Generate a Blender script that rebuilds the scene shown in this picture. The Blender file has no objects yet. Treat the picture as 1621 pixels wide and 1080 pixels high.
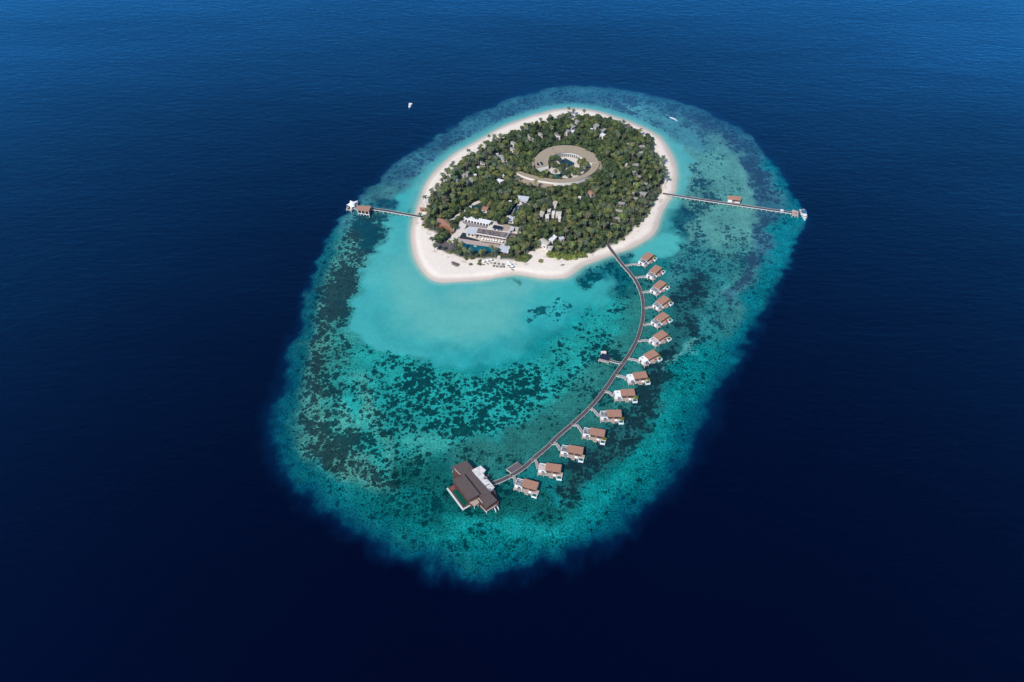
import bpy, math, random
import numpy as np
random.seed(7); rng = np.random.default_rng(11)
sc = bpy.context.scene
HAZE = .00003
col = sc.collection
R = math.radians

# ------------------------------------------------------------------ camera geometry
F, PX, PY, PITCH, ALT = 1261.0, 810.5, 540.0, R(46.0), 450.0
SP, CP = math.sin(PITCH), math.cos(PITCH)
def W(px, py, z=0.0):
    """point of the photograph -> world x, y on the level z"""
    u = (px-PX)/F; v = (py-PY)/F
    dy = CP - v*SP; dz = -SP - v*CP
    t = (z-ALT)/dz
    return (u*t, dy*t)
def project(x, y, z=0.0):
    dz = z-ALT
    depth = y*CP - dz*SP
    up = y*SP + dz*CP
    return PX + F*x/depth, PY - F*up/depth
def S(r, g, b):
    f = lambda c: (c/255/12.92) if c/255 <= .04045 else ((c/255+.055)/1.055)**2.4
    return (f(r), f(g), f(b))

# ------------------------------------------------------------------ materials
MATS = {}
def mat(name, color, rough=.6, vary=.12, scale=.8, spec=.3, bump=0., stripes=None, metallic=0., col2=None, c2scale=.25):
    if name in MATS: return MATS[name]
    m = bpy.data.materials.new(name); m.use_nodes = True
    nt = m.node_tree; N = nt.nodes; L = nt.links
    b = N['Principled BSDF']
    b.inputs['Roughness'].default_value = rough
    b.inputs['Specular IOR Level'].default_value = spec
    b.inputs['Metallic'].default_value = metallic
    geo = N.new('ShaderNodeNewGeometry')
    noi = N.new('ShaderNodeTexNoise'); noi.inputs['Scale'].default_value = scale; noi.inputs['Detail'].default_value = 4
    L.new(geo.outputs['Position'], noi.inputs['Vector'])
    mr = N.new('ShaderNodeMapRange'); mr.inputs['From Min'].default_value = .3; mr.inputs['From Max'].default_value = .7
    mr.inputs['To Min'].default_value = 1-vary; mr.inputs['To Max'].default_value = 1+vary
    L.new(noi.outputs['Fac'], mr.inputs['Value'])
    vm = N.new('ShaderNodeVectorMath'); vm.operation = 'SCALE'
    vm.inputs[0].default_value = color
    L.new(mr.outputs['Result'], vm.inputs['Scale'])
    out = vm.outputs['Vector']
    if col2:
        n2 = N.new('ShaderNodeTexNoise'); n2.inputs['Scale'].default_value = c2scale; n2.inputs['Detail'].default_value = 5
        L.new(geo.outputs['Position'], n2.inputs['Vector'])
        r2 = N.new('ShaderNodeMapRange'); r2.inputs['From Min'].default_value = .45; r2.inputs['From Max'].default_value = .58
        L.new(n2.outputs['Fac'], r2.inputs['Value'])
        mx = N.new('ShaderNodeMix'); mx.data_type = 'RGBA'
        L.new(r2.outputs['Result'], mx.inputs['Factor']); L.new(out, mx.inputs['A']); mx.inputs['B'].default_value = (*col2, 1)
        out = mx.outputs['Result']
    if stripes:                                   # seams of boards or roof sheets, every `stripes` metres, in object space
        tc = N.new('ShaderNodeTexCoord'); wv = N.new('ShaderNodeTexWave'); wv.inputs['Scale'].default_value = .314/stripes
        wv.inputs['Distortion'].default_value = 0
        L.new(tc.outputs['Object'], wv.inputs['Vector'])
        r3 = N.new('ShaderNodeMapRange'); r3.inputs['From Min'].default_value = 0; r3.inputs['From Max'].default_value = .3
        r3.inputs['To Min'].default_value = .78; r3.inputs['To Max'].default_value = 1
        L.new(wv.outputs['Fac'], r3.inputs['Value'])
        v2 = N.new('ShaderNodeVectorMath'); v2.operation = 'SCALE'
        L.new(out, v2.inputs[0]); L.new(r3.outputs['Result'], v2.inputs['Scale']); out = v2.outputs['Vector']
    L.new(out, b.inputs['Base Color'])
    MATS[name] = m
    return m

mat('white_paint', (.78,.77,.75), .5, .05)
mat('white_canvas', (.82,.81,.79), .7, .04)
mat('plaster', (.66,.62,.57), .8, .08)
mat('cream_roof', (.52,.48,.40), .8, .10, stripes=.8)
mat('terracotta', (.37,.20,.135), .75, .13, stripes=.7)
mat('brown_roof', (.105,.078,.072), .75, .10, stripes=.8)
mat('tan_roof', (.35,.285,.20), .8, .07, stripes=1.2)
mat('grey_green_roof', (.31,.305,.265), .85, .12, stripes=.7)
mat('light_grey_roof', (.52,.54,.58), .6, .10, stripes=1.5)
mat('white_roof', (.76,.76,.77), .6, .05, stripes=2.2)
mat('dark_flat_roof', (.10,.085,.08), .85, .2, col2=(.21,.165,.155), c2scale=.35)
mat('grey_flat_roof', (.13,.13,.135), .8, .25, col2=(.27,.26,.265), c2scale=.6)
mat('beige_flat_roof', (.50,.43,.385), .8, .12)
mat('white_flat_roof', (.80,.80,.80), .7, .05)
mat('weathered_white_roof', (.66,.64,.62), .8, .12, col2=(.50,.48,.46), c2scale=.3)
mat('faded_red', (.22,.07,.06), .8, .2)
mat('jetty_boards', (.082,.070,.074), .8, .12, stripes=.6)
mat('grey_boards', (.27,.245,.245), .8, .15, stripes=.6)
mat('pale_boards', (.42,.34,.295), .8, .10, stripes=.6)
mat('dark_boards', (.12,.10,.105), .8, .15, stripes=.6)
mat('warm_wood', (.30,.14,.07), .6, .2, stripes=.5)
mat('brown_wood', (.10,.05,.038), .6, .2)
mat('concrete_post', (.60,.57,.53), .8, .08)
mat('glass', (.02,.03,.035), .08, .1, spec=.8)
mat('pool_jade', (.02,.10,.075), .08, .1, spec=.5)
mat('pool_green', (.004,.075,.05), .06, .1, spec=.5)
mat('pool_teal', (.002,.10,.13), .06, .25, scale=.15, spec=.5)
mat('pool_dark', (.010,.045,.058), .06, .2, spec=.5)
mat('pond_dark', (.022,.030,.034), .08, .2, spec=.5)
mat('red_fabric', (.42,.05,.03), .8, .2)
mat('dark_fabric', (.05,.045,.045), .8, .2)
mat('solar', (.012,.02,.045), .15, .2, spec=.6, stripes=.9)
mat('paving', (.60,.55,.49), .9, .08, scale=.4)
mat('path_sand', (.62,.57,.51), .9, .08, scale=.5)
mat('bark', (.13,.10,.075), .9, .2)
mat('palm_bark', (.24,.20,.165), .9, .2)
mat('boat_white', (.80,.80,.80), .25, .03, spec=.5)
mat('boat_blue', (.05,.13,.24), .3, .1)
mat('skylight', (.30,.34,.36), .2, .1)

def foliage(name):
    m = bpy.data.materials.new(name); m.use_nodes = True
    nt = m.node_tree; N = nt.nodes; L = nt.links; b = N['Principled BSDF']
    b.inputs['Roughness'].default_value = .55; b.inputs['Specular IOR Level'].default_value = .25
    at = N.new('ShaderNodeAttribute'); at.attribute_name = 'leaf_tint_and_light'
    oi = N.new('ShaderNodeObjectInfo')
    mx = N.new('ShaderNodeVectorMath'); mx.operation = 'MULTIPLY'
    L.new(at.outputs['Color'], mx.inputs[0]); L.new(oi.outputs['Color'], mx.inputs[1])
    L.new(mx.outputs['Vector'], b.inputs['Base Color'])
    MATS[name] = m
foliage('foliage')

# ------------------------------------------------------------------ mesh builder
class MB:
    def __init__(s): s.v = []; s.f = []
    def add(s, vs, fs):
        o = len(s.v); s.v += [tuple(p) for p in vs]; s.f += [tuple(i+o for i in f) for f in fs]; return s
    def prism(s, poly, z0, z1):
        """poly: ccw or cw list of (x,y) or (x,y,dz); z0/z1 may be lists"""
        n = len(poly)
        a = sum(poly[i][0]*poly[(i+1) % n][1]-poly[(i+1) % n][0]*poly[i][1] for i in range(n))
        idx = list(range(n)) if a > 0 else list(range(n))[::-1]
        P = [poly[i] for i in idx]
        zz0 = [z0[i] for i in idx] if isinstance(z0, (list, tuple)) else [z0]*n
        zz1 = [z1[i] for i in idx] if isinstance(z1, (list, tuple)) else [z1]*n
        vs = [(p[0], p[1], zz0[i]) for i, p in enumerate(P)] + [(p[0], p[1], zz1[i]) for i, p in enumerate(P)]
        fs = [tuple(range(n))[::-1], tuple(range(n, 2*n))] + [(i, (i+1) % n, n+(i+1) % n, n+i) for i in range(n)]
        return s.add(vs, fs)
    def box(s, x0, x1, y0, y1, z0, z1): return s.prism([(x0, y0), (x1, y0), (x1, y1), (x0, y1)], z0, z1)
    def obox(s, p, q, w, z0, z1):
        """bar from p to q (xy), width w"""
        dx, dy = q[0]-p[0], q[1]-p[1]; l = math.hypot(dx, dy) or 1; nx, ny = -dy/l*w/2, dx/l*w/2
        return s.prism([(p[0]+nx, p[1]+ny), (p[0]-nx, p[1]-ny), (q[0]-nx, q[1]-ny), (q[0]+nx, q[1]+ny)], z0, z1)
    def tube(s, p, q, r0, r1=None, n=6):
        r1 = r0 if r1 is None else r1
        p = np.array(p, float); q = np.array(q, float); d = q-p; d /= np.linalg.norm(d)
        a = np.cross(d, (0, 0, 1) if abs(d[2]) < .9 else (1, 0, 0)); a /= np.linalg.norm(a); b = np.cross(d, a)
        vs = []
        for c, r in ((p, r0), (q, r1)):
            for k in range(n):
                t = 2*math.pi*k/n; vs.append(c + r*(math.cos(t)*a+math.sin(t)*b))
        fs = [(i, (i+1) % n, n+(i+1) % n, n+i) for i in range(n)] + [tuple(range(n))[::-1], tuple(range(n, 2*n))]
        return s.add(vs, fs)
    def strip(s, L_, R_, z0, z1):
        """closed ribbon slab between two polylines"""
        n = len(L_)
        vs = [(p[0], p[1], z0) for p in L_]+[(p[0], p[1], z0) for p in R_]+[(p[0], p[1], z1) for p in L_]+[(p[0], p[1], z1) for p in R_]
        fs = []
        for i in range(n-1):
            a, b, c, d = i, i+1, n+i+1, n+i
            fs += [(a, b, c, d)[::-1], (2*n+a, 2*n+b, 2*n+c, 2*n+d), (a, 2*n+a, 2*n+b, b), (d, c, 2*n+c, 2*n+d)]
        fs += [(0, n, 3*n, 2*n), (n-1, 3*n-1, 4*n-1, 2*n-1)]
        return s.add(vs, fs)
    def build(s, name, m, parent=None, smooth=False):
        me = bpy.data.meshes.new(name); me.from_pydata(s.v, [], s.f); me.update()
        import bmesh
        bm = bmesh.new(); bm.from_mesh(me); bmesh.ops.recalc_face_normals(bm, faces=bm.faces); bm.to_mesh(me); bm.free()
        me.materials.append(MATS[m])
        if smooth: me.polygons.foreach_set('use_smooth', [True]*len(me.polygons))
        o = bpy.data.objects.new(name, me); col.objects.link(o)
        if parent: o.parent = parent
        return o
def thing(name, label, cat, loc=(0, 0, 0), rz=0, group=None):
    o = bpy.data.objects.new(name, None); col.objects.link(o)
    o.empty_display_size = .5
    o.location = loc; o.rotation_euler = (0, 0, rz); tag(o, label, cat, group); return o
def tag(o, label=None, cat=None, group=None, kind=None):
    if label: o['label'] = label
    if cat: o['category'] = cat
    if group: o['group'] = group
    if kind: o['kind'] = kind
    return o
def bulk(name, V, Fq, m, tint=None, attr='leaf_tint_and_light', parent=None, nper=4):
    """fast mesh from numpy: V (n,3), Fq (m,nper)"""
    me = bpy.data.meshes.new(name)
    me.vertices.add(len(V)); me.vertices.foreach_set('co', np.ascontiguousarray(V, np.float32).ravel())
    me.loops.add(Fq.size); me.loops.foreach_set('vertex_index', np.ascontiguousarray(Fq, np.int32).ravel())
    me.polygons.add(len(Fq)); me.polygons.foreach_set('loop_start', np.arange(0, Fq.size, nper, dtype=np.int32))
    me.update(calc_edges=True)
    if tint is not None:
        for an, arr in (tint.items() if isinstance(tint, dict) else {attr: tint}.items()):
            a = me.attributes.new(an, 'FLOAT_COLOR', 'POINT'); c = np.ones((len(V), 4), np.float32); c[:, :arr.shape[1]] = arr
            a.data.foreach_set('color', c.ravel())
    me.materials.append(MATS[m]); me.validate()
    o = bpy.data.objects.new(name, me); col.objects.link(o)
    if parent: o.parent = parent
    return o

# ------------------------------------------------------------------ numpy noise and polygon distance
def vnoise(x, y, seed):
    r = np.random.default_rng(seed).random((256, 256)).astype(np.float32)
    xi = np.floor(x).astype(int); yi = np.floor(y).astype(int); fx = x-xi; fy = y-yi
    fx = fx*fx*(3-2*fx); fy = fy*fy*(3-2*fy)
    g = lambda a, b: r[a % 256, b % 256]
    return (g(xi, yi)*(1-fx)+g(xi+1, yi)*fx)*(1-fy)+(g(xi, yi+1)*(1-fx)+g(xi+1, yi+1)*fx)*fy
def fbm(x, y, s, seed, octv=4):
    t = 0; a = .5; n = 0
    for k in range(octv):
        t = t+a*vnoise(x/s+17.3*k, y/s+9.1*k, seed+k); n += a; a *= .55; s /= 2.03
    return t/n-.5
def sstep(a, b, x):
    t = np.clip((x-a)/(b-a), 0, 1); return t*t*(3-2*t)
def crom(pts, closed=True, k=5):
    out = []; n = len(pts)
    for i in range(n if closed else n-1):
        if closed: p0, p1, p2, p3 = (pts[(i+j-1) % n] for j in range(4))
        else: p0, p1, p2, p3 = (pts[min(max(i+j-1, 0), n-1)] for j in range(4))
        for j in range(k):
            t = j/k
            out.append(tuple(.5*((2*p1[d])+(-p0[d]+p2[d])*t+(2*p0[d]-5*p1[d]+4*p2[d]-p3[d])*t*t+(-p0[d]+3*p1[d]-3*p2[d]+p3[d])*t**3) for d in (0, 1)))
    if not closed: out.append(tuple(pts[-1]))
    return out
def dline(X, Y, pts, closed=False):
    n = len(pts); d = np.full(X.shape, 1e9, np.float32)
    for i in range(n if closed else n-1):
        ax, ay = pts[i]; bx, by = pts[(i+1) % n]; ex, ey = bx-ax, by-ay; l2 = ex*ex+ey*ey or 1e-9
        t = np.clip(((X-ax)*ex+(Y-ay)*ey)/l2, 0, 1)
        d = np.minimum(d, (X-ax-t*ex)**2+(Y-ay-t*ey)**2)
    return np.sqrt(d)
def inside(X, Y, pts):
    r = np.zeros(np.shape(X), bool); n = len(pts)
    for i in range(n):
        x1, y1 = pts[i]; x2, y2 = pts[(i+1) % n]
        if y1 == y2: continue
        r ^= ((y1 > Y) != (y2 > Y)) & (X < (x2-x1)*(Y-y1)/(y2-y1)+x1)
    return r
def sdf(X, Y, pts):
    d = dline(X, Y, pts, True); return np.where(inside(X, Y, pts), d, -d)     # positive inside

# ------------------------------------------------------------------ traced outlines (photograph pixels)
REEF = [(900,138),(960,140),(1030,152),(1090,168),(1140,190),(1180,212),(1215,245),(1240,280),(1258,315),(1270,345),(1264,375),(1250,405),(1232,440),(1215,480),(1195,515),(1170,560),(1140,605),(1118,650),(1095,700),(1065,745),(1030,790),(985,832),(935,865),(880,888),(820,903),(750,908),(690,898),(640,880),(590,852),(540,825),(500,800),(465,765),(445,720),(438,670),(446,620),(458,570),(476,520),(490,470),(502,430),(512,400),(527,370),(540,345),(558,322),(585,298),(615,272),(655,243),(700,213),(745,187),(790,165),(840,148)]
SHORE = [(914,172),(880,174),(860,179),(835,186),(800,199),(770,215),(738,233),(715,247),(692,268),(675,290),(665,318),(656,343),(651,368),(653,393),(660,415),(672,433),(685,443),(700,447),(730,446),(770,442),(800,437),(817,435),(840,438),(860,441),(885,441),(901,437),(921,422),(945,412),(969,403),(990,396),(1010,387),(1028,376),(1038,365),(1043,350),(1048,335),(1057,320),(1066,306),(1070,290),(1070,265),(1061,242),(1048,221),(1030,208),(1003,195),(976,186),(948,177)]
VEG = [(874,191),(901,188),(936,187),(969,194),(1000,206),(1023,218),(1034,229),(1038,240),(1046,256),(1053,275),(1051,292),(1047,308),(1037,327),(1030,341),(1019,354),(1007,365),(996,376),(980,388),(961,395),(942,402),(921,409),(901,412),(880,410),(867,408),(865,396),(850,400),(840,402),(840,410),(831,417),(798,415),(776,414),(760,414),(738,414),(718,408),(701,402),(690,394),(685,386),(686,372),(677,368),(668,358),(668,347),(674,339),(676,328),(677,318),(684,309),(690,303),(701,293),(712,280),(719,268),(732,258),(742,248),(762,238),(768,230),(787,226),(805,214),(830,208),(843,200),(860,197)]
shore_w = crom([W(*p) for p in SHORE]); veg_w = crom([W(*p) for p in VEG], k=3); reef_px = crom(REEF, k=3); shore_px = crom(SHORE, k=3)

# ------------------------------------------------------------------ the sea: one sheet, fine over the reef and running out to the horizon
def axis(a, b, step, far, grow=1.18):
    core = list(np.arange(a, b+step*.5, step)); s = step; lo = [a]; hi = [core[-1]]
    while hi[-1] < far: s *= grow; hi.append(hi[-1]+s); lo.append(lo[-1]-s)
    return np.array(lo[:0:-1]+core+hi[1:])
xs = axis(-245, 330, 1.25, 22000); ys = axis(195, 890, 1.25, 22000)
X, Y = np.meshgrid(xs, ys); nx, ny = len(xs), len(ys)
Xf, Yf = X.ravel(), Y.ravel()
core = (np.abs(Xf) < 420) & (Yf > 150) & (Yf < 960)
xc, yc = Xf[core], Yf[core]
wx = xc+26*fbm(xc, yc, 45, 1)+14*fbm(xc, yc, 12, 3, 4); wy = yc+30*fbm(xc, yc, 45, 2)+16*fbm(xc, yc, 12, 4, 4)
ipx, ipy = project(wx, wy)
sharp_px, sharp_py = project(xc, yc)
tint = np.zeros((len(xc), 3), np.float32)+np.array(S(28, 128, 134), np.float32)
cov = np.full(len(xc), .25, np.float32); cor = np.zeros((len(xc), 3), np.float32)+np.array(S(10, 68, 80), np.float32)
spk = np.full(len(xc), .5, np.float32)
def paint(a, c=None, cv=None, cc=None, sp=None):
    global tint, cov, cor, spk
    a = a.astype(np.float32)
    if c is not None: tint += (np.array(S(*c), np.float32)-tint)*a[:, None]
    if cv is not None: cov += (cv-cov)*a
    if cc is not None: cor += (np.array(S(*cc), np.float32)-cor)*a[:, None]
    if sp is not None: spk += (sp-spk)*a
def line(pts, r, c=None, cv=None, cc=None, sp=None, fe=10, op=1.):
    paint(op*(1-sstep(r-fe, r+fe, dline(ipx, ipy, pts))), c, cv, cc, sp)
def poly(pts, c=None, cv=None, cc=None, sp=None, fe=10, op=1.):
    paint(op*sstep(-fe, fe, sdf(ipx, ipy, pts)), c, cv, cc, sp)
# north half: pale grey-blue reef flat
poly([(500,100),(1300,100),(1300,330),(1080,330),(640,330),(540,360)], (78,150,165), .47, (50,96,120), .5, 20)
# east flat
poly([(1080,240),(1140,225),(1195,280),(1225,360),(1195,430),(1150,500),(1100,530),(1070,470),(1078,400),(1080,320)], (90,166,162), .30, (40,98,110), .5, 14)
poly([(1060,390),(1120,380),(1160,440),(1130,510),(1080,530),(1060,450)], (62,148,152), .42, (24,84,98), .45, 14)
line([(1092,300),(1112,288),(1122,318),(1102,345),(1112,372),(1095,400)], 13, None, .55, (20,78,98), fe=12)
line([(1075,350),(1080,330),(1090,345),(1070,365)], 8, (30,110,125), .6, (20,80,98), fe=8)
line([(1130,200),(1165,245),(1185,300),(1195,350)], 9, (98,172,170), .08, fe=9)
poly([(1085,400),(1210,395),(1190,460),(1160,520),(1110,570),(1075,520),(1080,450)], (44,138,146), .44, (16,78,92), .8, 18, .85)
# inner nearshore of the north side
line([(1000,170),(1060,195),(1110,230)], 10, (80,160,175), .2, fe=10)
# north and east outer dark band
line([(590,310),(640,270),(700,228),(760,195),(830,163),(900,150),(980,153),(1050,166),(1110,185),(1160,212),(1190,245)], 10, (55,118,145), .55, (48,88,118), .3, 9, .8)
line([(1110,185),(1150,205),(1182,238),(1200,280),(1213,320),(1222,350),(1215,385),(1195,425),(1165,470)], 13, (58,116,140), .60, (44,82,108), .35, 10, .95)
line([(930,147),(960,150),(1000,160)], 7, None, .5, fe=6)
# bright outer fringe, east and south
line([(1225,262),(1246,300),(1256,345),(1246,390),(1222,435),(1198,485),(1165,545),(1125,605),(1090,665),(1050,722)], 17, (10,132,148), .34, (0,84,98), .95, 12)
line([(1200,430),(1170,475),(1150,520)], 7, (80,170,176), .25, None, .9, 12, .5)
line([(1125,480),(1150,460),(1165,430)], 4, (90,185,188), .35, None, .9, 9, .6)
line([(1110,590),(1080,655),(1040,715),(985,775),(930,815),(850,845),(760,850),(680,830),(610,790),(545,745)], 44, (8,128,134), .37, (0,66,72), 1.3, 22)
line([(1060,640),(1040,700),(980,760),(900,810)], 18, (16,160,164), .10, None, .8, 14, .7)
line([(700,850),(760,838),(840,846),(900,830)], 15, (20,165,168), .10, None, .9, 14, .8)
# west side: brown coral ridge
line([(596,365),(575,385),(560,415),(538,445),(525,480),(514,520),(502,560),(494,600),(482,650),(500,700),(540,724),(575,745),(610,738)], 32, (76,156,150), .62, (28,52,58), .95, 18)
line([(545,470),(520,540),(520,600),(540,650),(505,690)], 14, None, .62, (32,50,56), .9, 14, .6)
line([(470,560),(455,610),(450,660),(458,710),(485,755)], 11, (5,84,94), .36, (0,56,66), 1.0, 14)
line([(520,395),(505,440),(492,485),(478,535)], 8, (8,88,100), .36, (0,58,72), 1.0, 11)
poly([(540,470),(590,520),(600,560),(600,640),(560,720),(520,700),(520,600)], (56,158,154), .54, (18,54,62), .85, 18)
# central field of scattered coral heads
poly([(575,520),(620,548),(660,575),(720,585),(770,590),(820,572),(850,535),(885,508),(930,478),(990,470),(1015,515),(1000,560),(950,620),(890,670),(820,700),(730,720),(650,770),(600,750),(555,690),(540,620)], (36,170,170), .47, (4,46,56), .65, 16)
poly([(640,590),(700,600),(760,610),(820,590),(870,560),(900,600),(860,650),(780,690),(700,700),(640,680)], None, .52, (0,44,54), .6, 22)
line([(570,600),(590,650),(610,700),(625,745)], 10, (80,172,164), .45, None, .9, 14, .7)
line([(540,650),(560,690),(590,640)], 8, (85,170,160), .5, (32,54,60), .9, 12, .6)
line([(650,690),(700,720),(640,740)], 14, (70,175,170), .42, None, .5, 14, .6)
# green flat inside the jetty and round the restaurant
line([(1008,470),(1006,515),(985,560),(950,605),(905,650),(850,700),(800,735),(740,745)], 30, (46,126,124), .36, (8,66,70), .7, 18, .9)
line([(1065,520),(1035,570),(1010,615),(960,665),(900,710)], 16, (50,134,132), .3, (8,72,76), .55, 12, .9)
line([(640,745),(700,800),(800,815),(880,800)], 24, (18,104,104), .34, (0,60,64), 1.0, 20)
line([(560,770),(620,800),(700,830)], 16, (14,122,126), .36, (0,70,78), .8, 14)
# south east dark coral belt
line([(1110,450),(1090,490),(1078,520),(1065,555),(1045,600),(1020,645),(995,685),(950,722),(910,745),(885,770)], 21, (36,108,112), .60, (24,52,62), .55, 13)
line([(1105,545),(1085,572),(1062,588)], 4, (105,190,188), .40, (24,60,70), .9, 7, .8)
line([(868,770),(878,790)], 9, (20,140,148), .35, (6,50,62), .7, 8)
# sand lagoon south and west of the island
poly([(668,275),(645,296),(622,318),(632,335),(600,350),(602,380),(588,410),(572,445),(558,480),(552,505),(575,535),(630,566),(690,582),(735,586),(790,566),(838,532),(885,506),(935,480),(972,458),(975,440),(940,425),(800,430),(690,440),(660,400),(665,330)], (72,192,200), .0, (10,90,100), .14, 9)
line([(640,440),(660,480),(720,510),(790,500)], 34, (118,208,204), .0, None, .1, 34, .6)
line([(735,470),(800,460),(870,455)], 12, (128,210,206), .0, None, .1, 18, .5)
line([(700,565),(760,565),(820,545),(870,510),(930,470)], 22, (20,172,182), .20, (0,72,86), .2, 20, .6)
line([(870,470),(930,460),(945,470)], 14, (60,190,194), .03, None, .15, 12, .8)
line([(605,500),(650,540),(700,560)], 20, (60,182,190), .16, (8,64,78), .2, 18, .5)
line([(612,360),(606,400),(590,440)], 9, (90,200,204), .05, None, .2, 10, .6)
line([(850,500),(870,492),(900,480)], 7, None, .5, (0,84,96), .3, 6)
# dark meadow patches by the jetty root and the dive pier
line([(935,440),(965,436),(985,444),(990,460)], 14, (12,112,124), .55, (0,78,92), .4, 10, .95)
line([(985,404),(1005,406),(1020,404)], 7, (24,112,124), .6, (10,82,96), .4, 5)
line([(895,438),(920,430),(945,416)], 3, (70,150,150), .4, (40,100,100), .3, 3, .7)
line([(590,322),(605,326),(622,326),(633,322)], 7, (26,100,116), .6, (18,78,96), .4, 5)
line([(575,352),(590,366),(590,382),(583,392)], 12, (26,102,112), .72, (16,76,88), .4, 8)
line([(600,345),(612,347)], 4, (50,130,130), .6, (18,80,90), .4, 4)
line([(570,310),(590,308),(620,300)], 14, (75,145,150), .45, (50,100,112), .4, 10, .8)
# shore sand bays
poly([(990,398),(1020,386),(1042,368),(1070,370),(1076,380),(1060,396),(1030,404),(1000,412)], (84,200,203), .0, None, .12, 5)
poly([(1050,225),(1085,228),(1100,255),(1092,285),(1082,305),(1066,318),(1060,260)], (88,192,200), .04, (40,120,130), .15, 6)
line([(1060,322),(1055,345),(1050,362)], 8, (70,175,180), .25, (30,110,120), .3, 7, .8)
line([(800,453),(828,454)], 2.2, (62,150,140), .5, (50,120,105), .2, 1.5)
line([(664,300),(657,320),(650,338),(646,362)], 2.2, (60,120,122), .7, (45,90,95), .3, 2.2, .85)
line([(1058,236),(1064,255)], 2.5, (80,140,150), .5, (60,110,125), .3, 3, .7)
# patchiness of its own: clumps, gaps and paler or browner stretches of the reef
amt = sstep(.03, .16, cov)
cov = cov+amt*(.46*fbm(xc, yc, 34, 91, 4)+.40*fbm(xc, yc, 13, 95, 3))
tint *= (1+amt*(.62*fbm(xc, yc, 40, 99, 4)+.50*fbm(xc, yc, 12, 103, 3)))[:, None]
cor *= (1+.5*fbm(xc, yc, 20, 107, 3))[:, None]
tint *= (1+.16*fbm(xc, yc*2.2, 30, 120, 4)*(1-amt))[:, None]      # faint sand streaks
# the shallows along the shore
ds = -sdf(xc+2.5*fbm(xc, yc, 12, 110), yc+2.5*fbm(xc, yc, 12, 111), shore_w)
top = sharp_py < 330
paint(np.where(top, .85, .35)*(1-sstep(4, np.where(top, 16, 12), ds)), (100,200,202), .0, None, .1)
paint(.75*(1-sstep(.3, 6, ds)), (168,214,206), .0, None, .05)
paint(.7*(1-sstep(0, 1.6, ds)), (212,216,205), .0, None, .0)
tint *= np.array([.96, .86, .76], np.float32); cor *= np.array([.78, .66, .60], np.float32)
# the drop-off
de = sdf(project(xc+10*fbm(xc, yc, 30, 31)+13*fbm(xc, yc, 10, 32, 4), yc)[0], project(xc, yc+6*fbm(xc, yc, 30, 33)+20*fbm(xc, yc*.5, 9, 34, 4)*sstep(330, 640, sharp_py)+9*fbm(xc, yc, 24, 38, 3)*sstep(420, 700, sharp_py)+5*fbm(xc, yc, 9, 35, 3))[1], reef_px)
soft = .30+.70*sstep(380, 720, sharp_py)
paint(.62*(1-sstep(14, 66*soft, de))*soft, (2,98,108), .30, (0,58,74), 1.)
paint(.8*(1-sstep(2, 30*soft, de))*(.35+.65*soft), (0,70,94), .25, (0,44,72), .8)
paint((1-sstep(-12*soft, 10*soft, de)), (0,30,64), .0, None, .35)
deep = 1-sstep(-34*soft-3, 0, de)
DEEP = np.array(S(0, 3, 33), np.float32)
tint += (DEEP-tint)*deep[:, None]; cov *= (1-deep); spk *= (1-deep)
full = np.zeros((len(Xf), 3), np.float32)+DEEP; full[core] = tint
misc = np.zeros((len(Xf), 3), np.float32); misc[:, 2] = 1; misc[core, 0] = cov; misc[core, 1] = spk; misc[core, 2] = deep
corf = np.zeros((len(Xf), 3), np.float32)+DEEP; corf[core] = cor
Vs = np.stack([Xf, Yf, np.zeros_like(Xf)], 1)
ii = np.arange(nx*ny).reshape(ny, nx)
Fq = np.stack([ii[:-1, :-1], ii[:-1, 1:], ii[1:, 1:], ii[1:, :-1]], -1).reshape(-1, 4)

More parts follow.
